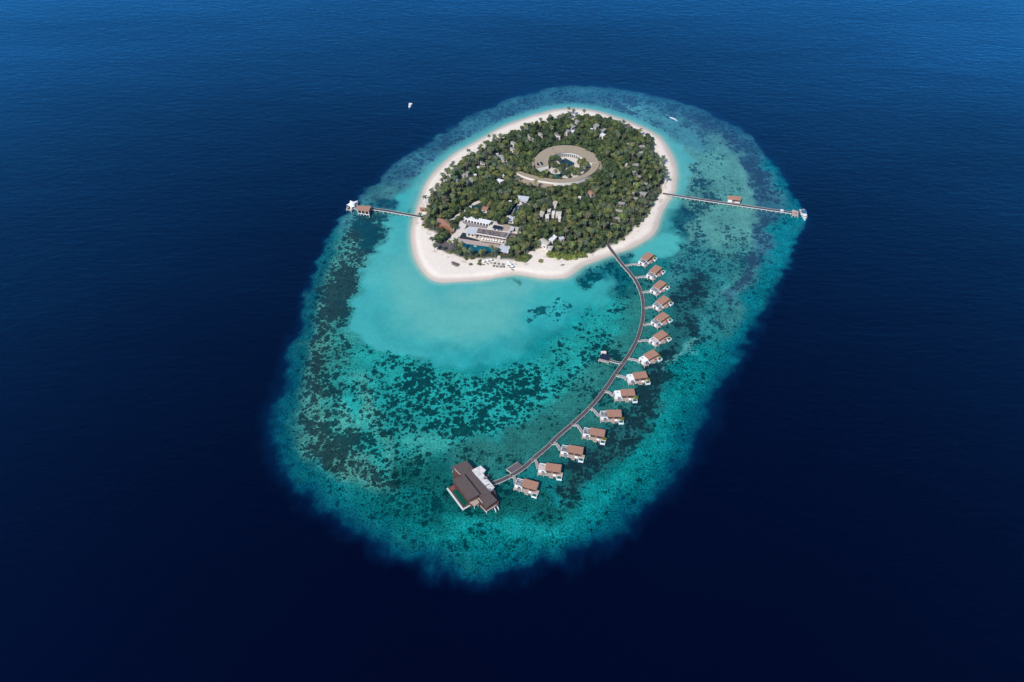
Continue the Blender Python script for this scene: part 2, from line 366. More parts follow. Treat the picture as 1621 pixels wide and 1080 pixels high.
def sea_material():
    m = bpy.data.materials.new('sea_water'); m.use_nodes = True
    nt = m.node_tree; N = nt.nodes; L = nt.links; b = N['Principled BSDF']
    def attr(n): a = N.new('ShaderNodeAttribute'); a.attribute_name = n; return a
    t, c, ms = attr('water_tint'), attr('coral_tint'), attr('cover')
    sep = N.new('ShaderNodeSeparateColor'); L.new(ms.outputs['Color'], sep.inputs[0])
    geo = N.new('ShaderNodeNewGeometry'); pos = geo.outputs['Position']
    def noise(scale, det=3, rough=.55, dist=0., vec=None):
        n = N.new('ShaderNodeTexNoise'); n.inputs['Scale'].default_value = scale; n.inputs['Detail'].default_value = det
        n.inputs['Roughness'].default_value = rough; n.inputs['Distortion'].default_value = dist
        L.new(vec or pos, n.inputs['Vector']); return n.outputs['Fac']
    def math_(op, a, b_, c_=None):
        n = N.new('ShaderNodeMath'); n.operation = op
        for i, q in enumerate((a, b_, c_)):
            if q is None: continue
            if isinstance(q, (int, float)): n.inputs[i].default_value = q
            else: L.new(q, n.inputs[i])
        return n.outputs[0]
    def scaled(sx, sy, rot=0):
        mp = N.new('ShaderNodeMapping'); mp.inputs['Scale'].default_value = (sx, sy, 1); mp.inputs['Rotation'].default_value = (0, 0, R(rot))
        L.new(pos, mp.inputs['Vector']); return mp.outputs['Vector']
    # coral heads
    def heads(scale, amp, thr):
        # roundish coral heads of uneven size: distance to scattered centres, bent by noise
        nn = N.new('ShaderNodeTexNoise'); nn.inputs['Scale'].default_value = .33; nn.inputs['Detail'].default_value = 3; L.new(pos, nn.inputs['Vector'])
        o1 = N.new('ShaderNodeVectorMath'); o1.operation = 'MULTIPLY_ADD'; L.new(nn.outputs['Color'], o1.inputs[0]); o1.inputs[1].default_value = (amp, amp, 0); L.new(pos, o1.inputs[2])
        vo = N.new('ShaderNodeTexVoronoi'); vo.voronoi_dimensions = '2D'; vo.inputs['Scale'].default_value = scale; L.new(o1.outputs['Vector'], vo.inputs['Vector'])
        sc4 = N.new('ShaderNodeSeparateColor'); L.new(vo.outputs['Color'], sc4.inputs[0])
        return math_('ADD', .5, math_('MULTIPLY', math_('SUBTRACT', math_('ADD', thr-.22, math_('MULTIPLY', sc4.outputs[0], .44)), vo.outputs['Distance']), .62))
    nh = math_('MAXIMUM', heads(.17, 5., .34), heads(.36, 3., .30))
    nz = math_('ADD', math_('ADD', math_('MULTIPLY', noise(.36, 3, .6, .4), .42), math_('MULTIPLY', noise(1.1, 3, .65, .2), .26)), math_('MULTIPLY', noise(.07, 4, .6, .3), .32))
    n = math_('ADD', math_('MULTIPLY', nh, .45), math_('MULTIPLY', nz, .55))
    v = math_('ADD', n, math_('MULTIPLY', math_('SUBTRACT', sep.outputs[0], .5), .46))
    mr = N.new('ShaderNodeMapRange'); mr.interpolation_type = 'SMOOTHSTEP'
    mr.inputs['From Min'].default_value = .470; mr.inputs['From Max'].default_value = .520; L.new(v, mr.inputs['Value'])
    # sand and rubble mottling
    fine = noise(.8, 4, .75); mid = noise(.17, 5, .65)
    sp = math_('MULTIPLY', math_('SUBTRACT', fine, .5), math_('MULTIPLY', sep.outputs[1], 5.2))
    sp2 = math_('MULTIPLY', math_('SUBTRACT', mid, .5), math_('MULTIPLY', sep.outputs[1], 1.9))
    gain = math_('ADD', math_('ADD', 1., sp), sp2)
    gain = math_('MAXIMUM', gain, .35)
    sc_ = N.new('ShaderNodeVectorMath'); sc_.operation = 'SCALE'; L.new(t.outputs['Color'], sc_.inputs[0]); L.new(gain, sc_.inputs['Scale'])
    sc2 = N.new('ShaderNodeVectorMath'); sc2.operation = 'SCALE'; L.new(c.outputs['Color'], sc2.inputs[0]); L.new(math_('MULTIPLY', gain, math_('ADD', .35, math_('MULTIPLY', noise(.5, 3, .7), 1.4))), sc2.inputs['Scale'])
    mx = N.new('ShaderNodeMix'); mx.data_type = 'RGBA'
    L.new(math_('MULTIPLY', mr.outputs['Result'], .88), mx.inputs['Factor']); L.new(sc_.outputs['Vector'], mx.inputs['A']); L.new(sc2.outputs['Vector'], mx.inputs['B'])
    # slow variation of the open sea
    big = noise(.0022, 3, .5); bg = math_('ADD', .45, math_('MULTIPLY', big, 1.1))
    sc3 = N.new('ShaderNodeVectorMath'); sc3.operation = 'SCALE'; L.new(mx.outputs['Result'], sc3.inputs[0])
    dmix = math_('ADD', math_('MULTIPLY', sep.outputs[2], math_('SUBTRACT', bg, 1.)), 1.)
    L.new(math_('MULTIPLY', dmix, SEA_GAIN), sc3.inputs['Scale'])
    # the water body, and the sheen of the sky on it that grows as the view grazes the surface
    dif = N.new('ShaderNodeBsdfDiffuse'); L.new(sc3.outputs['Vector'], dif.inputs['Color'])
    glo = N.new('ShaderNodeBsdfGlossy'); glo.inputs['Color'].default_value = (.10, .60, 1, 1); glo.inputs['Roughness'].default_value = .22
    fr = N.new('ShaderNodeFresnel'); fr.inputs['IOR'].default_value = 1.34
    mxs = N.new('ShaderNodeMixShader'); L.new(math_('MINIMUM', math_('MULTIPLY', math_('MAXIMUM', math_('SUBTRACT', fr.outputs[0], .0215), 0.), math_('ADD', GLOSS*.62, math_('MULTIPLY', noise(1, 4, .6, .5, scaled(.0022, .0075, 14)), GLOSS*.76))), 1.), mxs.inputs[0])
    L.new(dif.outputs[0], mxs.inputs[1]); L.new(glo.outputs[0], mxs.inputs[2]); L.new(mxs.outputs[0], N['Material Output'].inputs['Surface'])
    # waves
    w1 = noise(1, 3, .6, .4, scaled(.07, .19, 8)); w2 = noise(1, 3, .65, .3, scaled(.2, .5, -6))
    w3 = noise(1, 2, .5, .3, scaled(.011, .032, 24))
    hgt = math_('ADD', math_('MULTIPLY', w3, 1.1), math_('ADD', math_('MULTIPLY', w1, 1.5), math_('MULTIPLY', w2, .55)))
    bp = N.new('ShaderNodeBump'); bp.inputs['Distance'].default_value = 1.
    L.new(math_('ADD', .10, math_('MULTIPLY', sep.outputs[2], .15)), bp.inputs['Strength'])
    L.new(hgt, bp.inputs['Height']); [L.new(bp.outputs['Normal'], q.inputs['Normal']) for q in (glo, fr)]; N.remove(b)
    MATS['sea_water'] = m
SEA_GAIN = .76; GLOSS = 4.0
sea_material()
sea = bulk('sea', Vs, Fq, 'sea_water', {'water_tint': full, 'coral_tint': corf, 'cover': misc})
tag(sea, kind='structure')

# ------------------------------------------------------------------ the island ground
GZ = 1.5
def ground_material():
    m = bpy.data.materials.new('island_ground'); m.use_nodes = True
    nt = m.node_tree; N = nt.nodes; L = nt.links; b = N['Principled BSDF']; b.inputs['Roughness'].default_value = .9
    b.inputs['Specular IOR Level'].default_value = .1
    a = N.new('ShaderNodeAttribute'); a.attribute_name = 'ground_tint'
    geo = N.new('ShaderNodeNewGeometry'); n = N.new('ShaderNodeTexNoise'); n.inputs['Scale'].default_value = .5; n.inputs['Detail'].default_value = 6
    L.new(geo.outputs['Position'], n.inputs['Vector'])
    mr = N.new('ShaderNodeMapRange'); mr.inputs['From Min'].default_value = .3; mr.inputs['From Max'].default_value = .7
    mr.inputs['To Min'].default_value = .95; mr.inputs['To Max'].default_value = 1.04; L.new(n.outputs['Fac'], mr.inputs['Value'])
    s = N.new('ShaderNodeVectorMath'); s.operation = 'SCALE'; L.new(a.outputs['Color'], s.inputs[0]); L.new(mr.outputs['Result'], s.inputs['Scale'])
    L.new(s.outputs['Vector'], b.inputs['Base Color'])
    MATS['island_ground'] = m
ground_material()
gx = np.arange(-112, 222, 1.); gy = np.arange(455, 800, 1.)
GX, GY = np.meshgrid(gx, gy); gxf, gyf = GX.ravel(), GY.ravel()
d = sdf(gxf, gyf, shore_w)+1.2*fbm(gxf, gyf, 12, 50)
dv = sdf(gxf, gyf, veg_w)+4*fbm(gxf, gyf, 8, 55)
gz = np.where(d > 0, GZ*sstep(-1, 9, d)-.0, d*.12)
gz = gz+.12*fbm(gxf, gyf, 6, 60)*sstep(3, 9, d)
gz[d < -8] = -1.0
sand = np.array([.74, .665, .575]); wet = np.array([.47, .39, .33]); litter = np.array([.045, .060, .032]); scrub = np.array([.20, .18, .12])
gt = sand+(wet-sand)*(.85*(1-sstep(.8, 6.5, d+3*fbm(gxf, gyf, 18, 72))))[:, None]
gt = gt*(1+.10*fbm(gxf, gyf, 25, 70))[:, None]
gt = gt+(scrub-gt)*(sstep(.5, 3, dv)*.8)[:, None]
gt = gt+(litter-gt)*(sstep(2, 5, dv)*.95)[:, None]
# wrack lines and dry litter on the beach
wr = sstep(.10, .16, fbm(gxf, gyf, 3.5, 81, 3))*(1-sstep(.5, 2.5, np.abs(dv+2.5)))*.5
gt = gt+(np.array([.32, .26, .20])-gt)*wr[:, None]
gi = np.arange(GX.size).reshape(GX.shape); gF = np.stack([gi[:-1, :-1], gi[:-1, 1:], gi[1:, 1:], gi[1:, :-1]], -1).reshape(-1, 4)
keep = (d[gF] > -6).any(1); gF = gF[keep]
used = np.unique(gF); remap = -np.ones(GX.size, int); remap[used] = np.arange(len(used))
isl = bulk('island_ground', np.stack([gxf, gyf, gz], 1)[used], remap[gF], 'island_ground', {'ground_tint': gt[used]})
isl.data.polygons.foreach_set('use_smooth', [True]*len(isl.data.polygons)); tag(isl, kind='structure')

EXCL = []       # world polygons kept clear of trees, with the reason
def exclude(pts, grow=1.0, front=3.5):
    cx = sum(p[0] for p in pts)/len(pts); cy = sum(p[1] for p in pts)/len(pts); out = []
    for x, y in pts:
        dx, dy = x-cx, y-cy; l = math.hypot(dx, dy) or 1; out.append((x+dx/l*grow, y+dy/l*grow-(front if dy < 0 else 0)))
    EXCL.append(out)
Z = lambda pts, ox, oy, s: [(ox+x/s, oy+y/s) for x, y in pts]        # coordinates read off an enlarged crop -> photograph
def WW(pts, z=0): return [W(x, y, z) for x, y in pts]
def sheet(name, pts, m, z=GZ+.06, th=.10, ex=True, kind='structure', label=None, cat=None, parent=None, grow=.3, front=5):
    w = WW(pts, z+th); o = MB().prism(w, z, z+th).build(name, m, parent)
    if kind: tag(o, kind=kind)
    if label: tag(o, label, cat)
    if ex: exclude(w, grow, front)
    return o
def path(name, pts, width, m='path_sand', z=GZ+.07, dz=.06):
    w = crom(WW(pts, z), False, 4); o = ribbon(w, width, z, z+dz).build(name, m); tag(o, kind='structure')
    for i in range(0, len(w)-1, 2):
        a, b = w[i], w[min(i+2, len(w)-1)]; dx, dy = b[0]-a[0], b[1]-a[1]; l = math.hypot(dx, dy) or 1; n_ = (-dy/l*width*.6, dx/l*width*.6)
        EXCL.append([(a[0]+n_[0], a[1]+n_[1]), (b[0]+n_[0], b[1]+n_[1]), (b[0]-n_[0], b[1]-n_[1]-5), (a[0]-n_[0], a[1]-n_[1]-5)])
    return o
def offs(w, width):
    Lp, Rp = [], []
    for i, p in enumerate(w):
        a = w[max(i-1, 0)]; b = w[min(i+1, len(w)-1)]; dx, dy = b[0]-a[0], b[1]-a[1]; l = math.hypot(dx, dy) or 1
        Lp.append((p[0]-dy/l*width/2, p[1]+dx/l*width/2)); Rp.append((p[0]+dy/l*width/2, p[1]-dx/l*width/2))
    return Lp, Rp
def ribbon(w, width, z0, z1): return MB().strip(*offs(w, width), z0, z1)
def local(pts, c): return [(p[0]-c[0], p[1]-c[1]) for p in pts]
def cent(pts): return (sum(p[0] for p in pts)/len(pts), sum(p[1] for p in pts)/len(pts))

# ------------------------------------------------------------------ buildings on land
def building(name, label, roofpx, z, cat='building', roof='cream_roof', wall='plaster', over=.5, th=.28, pitch=0., wins=True, group=None, base=GZ, front=7, walltop=None, wm='glass', excl=True, ridge=False, winh=(.8, 2.3), wmsp=3.2, grow=1.0):
    z = z+GZ if base == GZ else z
    w = WW(roofpx, z); c = cent(w); t = thing(name, label, cat, (c[0], c[1], 0), 0, group); w = local(w, c); n = len(w)
    zt = [z+(pitch if i in (0, 1) else -pitch*.4) for i in range(n)] if n == 4 and pitch else [z]*n
    rb = MB().prism(w, [q-th for q in zt], zt)
    if ridge and n == 4:
        # a low gable on top of the slab
        e = [math.dist(w[i], w[(i+1) % 4]) for i in range(4)]
        k = 0 if e[0] > e[1] else 1
        q = w[k:]+w[:k]; qz = zt[k:]+zt[:k]
        m1 = ((q[1][0]+q[2][0])/2, (q[1][1]+q[2][1])/2, max(qz)+ridge); m0 = ((q[3][0]+q[0][0])/2, (q[3][1]+q[0][1])/2, max(qz)+ridge)
        rb = MB(); P = [(q[i][0], q[i][1], qz[i]-.1) for i in range(4)]; rb.add(P+[(p[0], p[1], p[2]-.25) for p in P]+[m0, m1], [(0, 1, 9, 8), (2, 3, 8, 9), (1, 2, 9), (3, 0, 8), (7, 6, 5, 4), (0, 4, 5, 1), (1, 5, 6, 2), (2, 6, 7, 3), (3, 7, 4, 0)])
    rb.build('roof', roof, t)
    ins = []
    for x, y in w:
        l = math.hypot(x, y) or 1; ins.append((x-x/l*over*1.4, y-y/l*over*1.4))
    MB().prism(ins, 0 if base == GZ else base, min(zt)-th+.02).build('wall', wall, t)
    if wins:
        a = sum(ins[i][0]*ins[(i+1) % n][1]-ins[(i+1) % n][0]*ins[i][1] for i in range(n)); sgn = 1 if a > 0 else -1
        for i in range(n):
            p, q = ins[i], ins[(i+1) % n]; dx, dy = q[0]-p[0], q[1]-p[1]; l = math.hypot(dx, dy)
            if l < 2.6: continue
            ux, uy = dx/l, dy/l; nx_, ny_ = uy*sgn, -ux*sgn
            if ny_ > .3: continue                       # far sides the photograph cannot show
            k = max(1, int(l/wmsp)); b0 = base if base != GZ else GZ
            for j in range(k):
                s0 = l*(j+.5)/k; hw = min(.95, l/k*.36); cx_, cy_ = p[0]+ux*s0+nx_*.02, p[1]+uy*s0+ny_*.02
                MB().obox((cx_-ux*hw, cy_-uy*hw), (cx_+ux*hw, cy_+uy*hw), .12, b0+winh[0], min(b0+winh[1], min(zt)-th-.1)).build('window', wm, t)
    if excl: exclude([(p[0]+c[0], p[1]+c[1]) for p in w], grow, front)
    return t

# paving, decks and pools of the main complex
Q = lambda pts: Z(pts, 690, 330, 13.5)
sheet('paving', Q([(480,632),(560,470),(640,430),(720,385),(1080,430),(1190,262),(1300,280),(1330,345),(1640,380),(1650,660),(1480,840),(1330,860),(470,742)]), 'paving', GZ+.04, .08, front=0)
path('path', [(712,384),(718,377),(724,369),(731,360),(733,353),(732,348)], 6.5)
path('path', [(710,352),(718,347),(727,340),(735,335),(741,331),(747,325),(756,320.5),(766,318)], 3.6)
path('path', [(790,405),(789,410),(787,416)], 2.6)
path('path', [(866,395),(867,391),(868,388)], 2.4)
path('path', [(800,352),(803,345),(808,336),(813,328),(819,322),(829,320),(840,318)], 3.0)
path('path', [(905,180),(906,185),(908,190)], 2.5)
path('path', [(931,308),(936,304)], 4.0)
sheet('paving', Q([(1100,430),(1190,262),(1300,280),(1270,350),(1210,440)]), 'path_sand', GZ+.14, .06, ex=False)
o = MB().prism(WW(Q([(108,702),(412,745),(440,800),(330,905),(200,905),(18,868)]), 2.0), GZ-.5, 2.0).build('wooden_deck', 'dark_boards')
tag(o, 'grey brown timber sun deck on the beach at the left end of the pool', 'deck'); exclude(WW(Q([(108,702),(412,745),(440,800),(330,880),(200,880),(18,868)]), 2), -1, 0)
o = MB().prism(WW(Q([(482,640),(960,700),(1390,745),(1335,855),(470,740)]), 1.9), GZ-.3, 1.9).build('pool_deck', 'pale_boards')
tag(o, 'pale pinkish terrace between the restaurant and the long teal pool', 'terrace'); exclude(WW(Q([(482,640),(1390,745),(1335,855),(470,740)]), 1.9), .5, 0)
sheet('reflecting_pond', Q([(572,514),(640,530),(648,600),(850,652),(955,690),(870,696),(492,632)]), 'pond_dark', GZ+.35, .25, kind=None, label='dark still reflecting pond wrapped round the light grey roofed pavilion', cat='pond')
pw = WW(Q([(478,735),(1330,850),(1300,935),(850,928),(600,868),(448,800)]), 1.9); c = cent(pw)
t = thing('swimming_pool', 'long teal swimming pool behind the row of palms on the beach', 'pool', (c[0], c[1], 0))
MB().prism(local(pw, c), GZ-.4, 2.0).build('basin', 'pool_dark', t); MB().prism([(x*.985, y*.97) for x, y in local(pw, c)], 1.97, 2.03).build('pool_water', 'pool_teal', t); exclude(pw, .2, 3)
pw = WW(Q([(810,785),(875,795),(870,825),(805,812)]), 2.2); o = MB().prism(pw, 1.9, 2.3).build('planter', 'pale_boards'); tag(o, 'pale planter box standing at the edge of the teal pool', 'planter')
# back building
building('restaurant_building', 'long low building with a narrow white roof behind the dark roofed hall', Q([(585,205),(640,150),(1190,262),(1150,322)]), 4.2, roof='white_roof', wall='white_paint', over=.9, winh=(.1, 2.6), wmsp=2.6)
o = MB().prism(WW(Q([(560,300),(615,262),(1130,345),(1085,432),(900,400),(700,372)]), 1.9), GZ-.3, 1.9).build('wooden_deck', 'grey_boards'); tag(o, 'grey timber terrace in front of the long white roofed building', 'deck'); exclude(WW(Q([(560,300),(615,262),(1130,345),(1085,432),(900,400),(640,372)]), 1.9), 1, 0)
building('pavilion', 'pavilion with a flat light grey metal roof beside the dark pond', Q([(717,390),(905,425),(835,560),(632,525)]), 3.6, roof='light_grey_roof', wall='plaster', over=1.2, winh=(.3, 2.4))
# the great hall with an open front
rp = Q([(910,420),(1565,520),(1500,640),(850,530)]); z = 6.2+GZ
w = WW(rp, z); c = cent(w); t = thing('dining_hall', 'largest building, with a mottled dark flat roof and open front over white parasols', 'building', (c[0], c[1], 0)); w = local(w, c)
MB().prism(w, z-.3, z).build('roof', 'dark_flat_roof', t)
pb = MB()
for i in range(4): pb.obox(w[i], w[(i+1) % 4], .35, z-.75, z+.28)
pb.build('fascia', 'plaster', t)
bk = [w[0], w[1], (w[1][0]*.55+w[2][0]*.45, w[1][1]*.55+w[2][1]*.45), (w[0][0]*.55+w[3][0]*.45, w[0][1]*.55+w[3][1]*.45)]
bk = [(x*.97, y*.97) for x, y in bk]
MB().prism(bk, 0, z-.3).build('wall', 'brown_wood', t)
MB().obox((w[1][0]*.99, w[1][1]*.99), (w[2][0]*.99, w[2][1]*.99), .4, 0, z-.3).build('side_wall', 'light_grey_roof', t)
MB().obox((w[0][0]*.99, w[0][1]*.99), (w[3][0]*.99, w[3][1]*.99), .4, 0, z-.3).build('side_wall', 'beige_flat_roof', t)
for k in range(1, 9):
    a = k/9; x = (w[3][0]*(1-a)+w[2][0]*a)*.985; y = (w[3][1]*(1-a)+w[2][1]*a)*.97; MB().box(x-.13, x+.13, y-.13, y+.13, GZ, z-.3).build('column', 'plaster', t)
exclude([(p[0]+c[0], p[1]+c[1]) for p in w], 1, 6)
# parasols
def parasol(x, y, label, cat='parasol', r=1.15, h=2.6, base=GZ, group=None, rz=0, square=True):
    t = thing('parasol', label, cat, (x, y, base), rz, group); m = MB(); n = 4 if square else 10
    k = r*math.sqrt(2) if square else r
    ring = [(k*math.cos(2*math.pi*(i+.5)/n), k*math.sin(2*math.pi*(i+.5)/n), h) for i in range(n)]
    m.add(ring+[(0, 0, h+.42)]+[(a, b, h-.16) for a, b, _ in ring], [(i, (i+1) % n, n) for i in range(n)]+[(i, n+1+i, n+1+(i+1) % n, (i+1) % n) for i in range(n)])
    m.build('canopy', 'white_canvas', t); MB().tube((0, 0, 0), (0, 0, h+.2), .05).build('pole', 'white_paint', t); MB().box(-.3, .3, -.3, .3, 0, .09).build('base', 'concrete_post', t)
    return t
def seat(x, y, rz, label, mname='dark_fabric', base=GZ, name='sofa', cat='sofa', w=1.7, dpt=.8, group=None):
    t = thing(name, label, cat, (x, y, base), rz, group)
    MB().box(-w/2, w/2, -dpt/2, dpt/2, .18, .45).build('seat', mname, t); MB().box(-w/2, w/2, dpt/2-.16, dpt/2, .45, .85).build('backrest', mname, t)
    for sx in (-1, 1):
        for sy in (-1, 1): MB().box(sx*(w/2-.1)-.04, sx*(w/2-.1)+.04, sy*(dpt/2-.1)-.04, sy*(dpt/2-.1)+.04, 0, .18).build('leg', 'brown_wood', t)
    return t
ORD = ['first', 'second', 'third', 'fourth', 'fifth', 'sixth', 'seventh', 'eighth', 'ninth', 'tenth', 'eleventh', 'twelfth', 'thirteenth', 'fourteenth', 'fifteenth', 'sixteenth']
for i, (a, b) in enumerate([(995,640),(1055,650),(1112,660),(1172,668),(1230,676),(1287,684),(1347,697),(1407,706)]):
    x, y = W(*Q([(a, b)])[0], 1.9+2.7)
    parasol(x, y, f'square white parasol before the dark roofed hall, {ORD[i]} from the left of eight', r=.9, base=1.9, group='white parasols before the dining hall', rz=R(-9))
    seat(x+.1, y-1.9, R(171), f'dark low sofa under the {ORD[i]} parasol from the left at the dining hall', base=1.9, group='sofas before the dining hall')
for i, (a, b) in enumerate([(920,832),(965,822),(1006,812)]):
    x, y = W(*Z([(a, b)], 640, 300, 7.345)[0], GZ+2.6)
    parasol(x, y, ['leftmost white parasol of the three on the sand before the palms', 'middle white parasol of the three on the sand before the palms', 'rightmost white parasol of the three on the sand before the palms'][i], r=1.15, group='beach parasols', rz=R(20))
    seat(x+.4, y-2.2, R(160), ['dark sofa under the leftmost beach parasol before the palms', 'dark sofa under the middle beach parasol before the palms', 'dark sofa under the rightmost beach parasol before the palms'][i], w=2.2, group='beach sofas')
for i, (a, b) in enumerate([(1210,846),(1232,866),(1252,892)]):
    x, y = W(*Z([(a, b)], 640, 300, 7.345)[0], GZ+2.6)
    parasol(x, y, ['white parasol nearest the bushes of the three by the sun loungers', 'middle white parasol of the diagonal three by the sun loungers', 'white parasol nearest the sea of the three by the sun loungers'][i], r=1.2, group='parasols beside the loungers', rz=R(35))
    seat(x+.6, y-2.1, R(150), ['dark sofa under the parasol nearest the round bush', 'dark sofa under the middle parasol beside the sun loungers', 'dark sofa under the parasol nearest the lagoon'][i], w=2.4, group='sofas beside the loungers')
def lounger(x, y, rz, label, group):
    t = thing('sun_lounger', label, 'sun lounger', (x, y, GZ), rz, group)
    MB().box(-.35, .35, -1., .45, .25, .36).build('mattress', 'dark_fabric', t); MB().add([(-.35, .45, .30), (.35, .45, .30), (.35, 1.0, .72), (-.35, 1.0, .72), (-.35, .45, .40), (.35, .45, .40), (.35, 1., .82), (-.35, 1., .82)], [(0, 1, 2, 3), (7, 6, 5, 4), (0, 4, 5, 1), (1, 5, 6, 2), (2, 6, 7, 3), (3, 7, 4, 0)]).build('backrest', 'dark_fabric', t)
    for sx in (-.28, .28):
        for sy in (-.85, .35): MB().box(sx-.04, sx+.04, sy-.04, sy+.04, 0, .25).build('leg', 'brown_wood', t)
    return t
for r_, row in enumerate([[(1052,860),(1100,866),(1150,872)], [(1042,890),(1080,895),(1120,898),(1156,899)]]):
    for i, (a, b) in enumerate(row):
        for k in (0, 1):
            x, y = W(*Z([(a, b)], 640, 300, 7.345)[0], GZ+.4)
            lounger(x-.6+1.2*k, y, R(8), f'{"back" if r_ == 0 else "front"} row sun lounger on the sand, {("left", "right")[k]} of the {ORD[i]} pair from the left', 'sun loungers on the beach')
for k in (0, 1):
    x, y = W(890.4, 419.5, GZ+.4); lounger(x-.8+1.6*k, y, R(-50), ['left one of the two dark loungers alone on the sand below the hedge', 'right one of the two dark loungers alone on the sand below the hedge'][k], 'lone pair of loungers')
# long dining tables on the sand
for k, (p, q, lb) in enumerate([((714.5,414.6),(727.5,419.4),'back one of the two long dark dining tables on the west beach'), ((716,417.0),(725.5,421.6),'front one of the two long dark dining tables on the west beach')]):
    a, b = W(*p, GZ+.7), W(*q, GZ+.7); c = ((a[0]+b[0])/2, (a[1]+b[1])/2); L_ = math.dist(a, b); an = math.atan2(b[1]-a[1], b[0]-a[0])
    t = thing('dining_table', lb, 'table', (c[0], c[1], GZ), an, 'long tables on the beach')
    MB().box(-L_/2, L_/2, -.55, .55, .68, .76).build('tabletop', 'dark_boards', t)
    for sx in (-1, 1):
        for sy in (-1, 1): MB().box(sx*(L_/2-.3)-.06, sx*(L_/2-.3)+.06, sy*.4-.06, sy*.4+.06, 0, .68).build('leg', 'brown_wood', t)
    for sd in (-1, 1):
        n = int(L_/1.1)
        for j in range(n):
            lx = -L_/2+.6+j*1.1; x = c[0]+lx*math.cos(an)-sd*.95*math.sin(an); y = c[1]+lx*math.sin(an)+sd*.95*math.cos(an)
            s_ = thing('dining_chair', f'chair on {"far" if sd > 0 else "near"} side of {"back" if k == 0 else "front"} long beach table, {ORD[j]} from its left', 'chair', (x, y, GZ), an+(0 if sd > 0 else math.pi), 'chairs at the beach tables')
            MB().box(-.25, .25, -.25, .25, .38, .46).build('seat', 'dark_fabric', s_); MB().box(-.25, .25, .2, .26, .46, .9).build('backrest', 'dark_fabric', s_)
            for sx in (-.2, .2):
                for sy in (-.2, .2): MB().box(sx-.03, sx+.03, sy-.03, sy+.03, 0, .38).build('leg', 'brown_wood', s_)
# grey-roofed pool bar, solar roof, kitchens
building('pool_bar', 'open bar with a flat light grey roof at the right end of the pool', Q([(1410,760),(1592,800),(1545,962),(1338,905)]), 3.8, roof='light_grey_roof', wall='warm_wood', over=1.4, winh=(.2, 2.2))
t = building('service_hut', 'small hut roofed with dark blue panels behind the dining hall', Q([(1240,350),(1422,385),(1392,452),(1203,420)]), 3.2, roof='solar', wall='plaster', over=.6)
T = lambda pts: Z(pts, 770, 300, 13.5)
building('kitchen_building', 'flat grey roofed building with cream walls at the right of the hall', T([(535,785),(605,800),(575,870),(490,882)]), 3.4, roof='light_grey_roof', wall='plaster', over=.3)
t = building('courtyard_building', 'cream flat roofed building with a small dark yard beside the kitchen', T([(608,800),(735,808),(742,885),(622,880)]), 3.4, roof='cream_roof', wall='plaster', over=.3)
sheet('paving', T([(480,885),(748,905),(725,960),(690,1000),(640,1030),(540,1010),(540,960)]), 'path_sand', GZ+.15, .05, front=0)
building('store_hut', 'low brown roofed hut joined to the right end of the dining hall', T([(500,925),(640,945),(640,1000),(492,985)]), 3.0, roof='dark_boards', wall='plaster', over=.2)
o = MB().prism(WW(T([(350,760),(390,740),(520,770),(460,890),(330,880)]), 2.0), GZ-.2, 2.0).build('terrace', 'pale_boards'); tag(o, 'pale raised terrace between the panel roofed hut and the kitchen', 'terrace')
# spa court
building('spa_building', 'folded white and grey roofed building at the far end of the narrow dark pool', T([(668,135),(922,165),(872,252),(690,232)]), 4.6, roof='light_grey_roof', wall='plaster', over=.8, pitch=.5)
building('spa_pavilion', 'small light grey roofed pavilion at the near end of the narrow dark pool', T([(490,560),(615,575),(592,682),(450,668)]), 3.4, roof='light_grey_roof', wall='white_paint', over=.8)
sheet('paving', T([(640,255),(930,300),(960,240),(985,250),(930,360),(800,345),(650,335),(510,550),(470,560),(460,520)]), 'paving', GZ+.05, .08, front=0)
pw = WW(T([(648,338),(705,350),(615,565),(538,548)]), 1.8); c = cent(pw); t = thing('lap_pool', 'narrow dark blue pool between the two spa roofs', 'pool', (c[0], c[1], 0)); exclude(pw, .5, 0)
MB().prism(local(pw, c), GZ-.4, 1.8).build('basin', 'paving', t); MB().prism([(x*.9, y*.97) for x, y in local(pw, c)], 1.78, 1.84).build('pool_water', 'pool_dark', t)
# curved terracotta building (two leaves)
C4 = Q([(28,205),(150,225),(210,285),(280,345),(335,410),(345,500),(322,498),(300,410),(235,385),(130,345),(20,325)])
building('curved_building', 'curved terracotta roofed building by the palms at the foot of the dive pier', C4, 4.0, roof='terracotta', wall='warm_wood', over=.5, wins=False, front=13)
C5 = Q([(180,232),(262,262),(330,318),(380,385),(400,450),(368,500),(352,498),(345,420),(300,352),(240,290)])
building('curved_building', 'narrow curved brown roof alongside the terracotta one near the beach path', C5, 3.2, roof='tan_roof', wall='warm_wood', over=.3, wins=False, front=11)
building('beach_hut', 'small brown roofed hut on the sand just above the dive pier', Z([(1450,412),(1560,420),(1555,455),(1448,440)], 530, 290, 10.8), 2.8, cat='hut', roof='terracotta', wall='warm_wood', over=.3)
building('villa_with_pool', 'small brown and white roofed building beside a dark pool, left of centre', [(764,327),(774,327.2),(771,333.2),(762,332.4)], 3.2, roof='terracotta', wall='white_paint', over=.3)
sheet('pond', [(746.5,324.8),(762,326),(760.5,330),(747,329.3)], 'pool_dark', GZ+.05, .2, kind=None, label='dark pool beside the small brown and white building', cat='pool', front=2)
building('peaked_hut', 'brown pink peaked roof among the trees below the ring building', [(928,305.5),(935,299.8),(942,306.5),(935,309)], 3.2, cat='hut', roof='terracotta', wall='plaster', over=.3, ridge=.8)
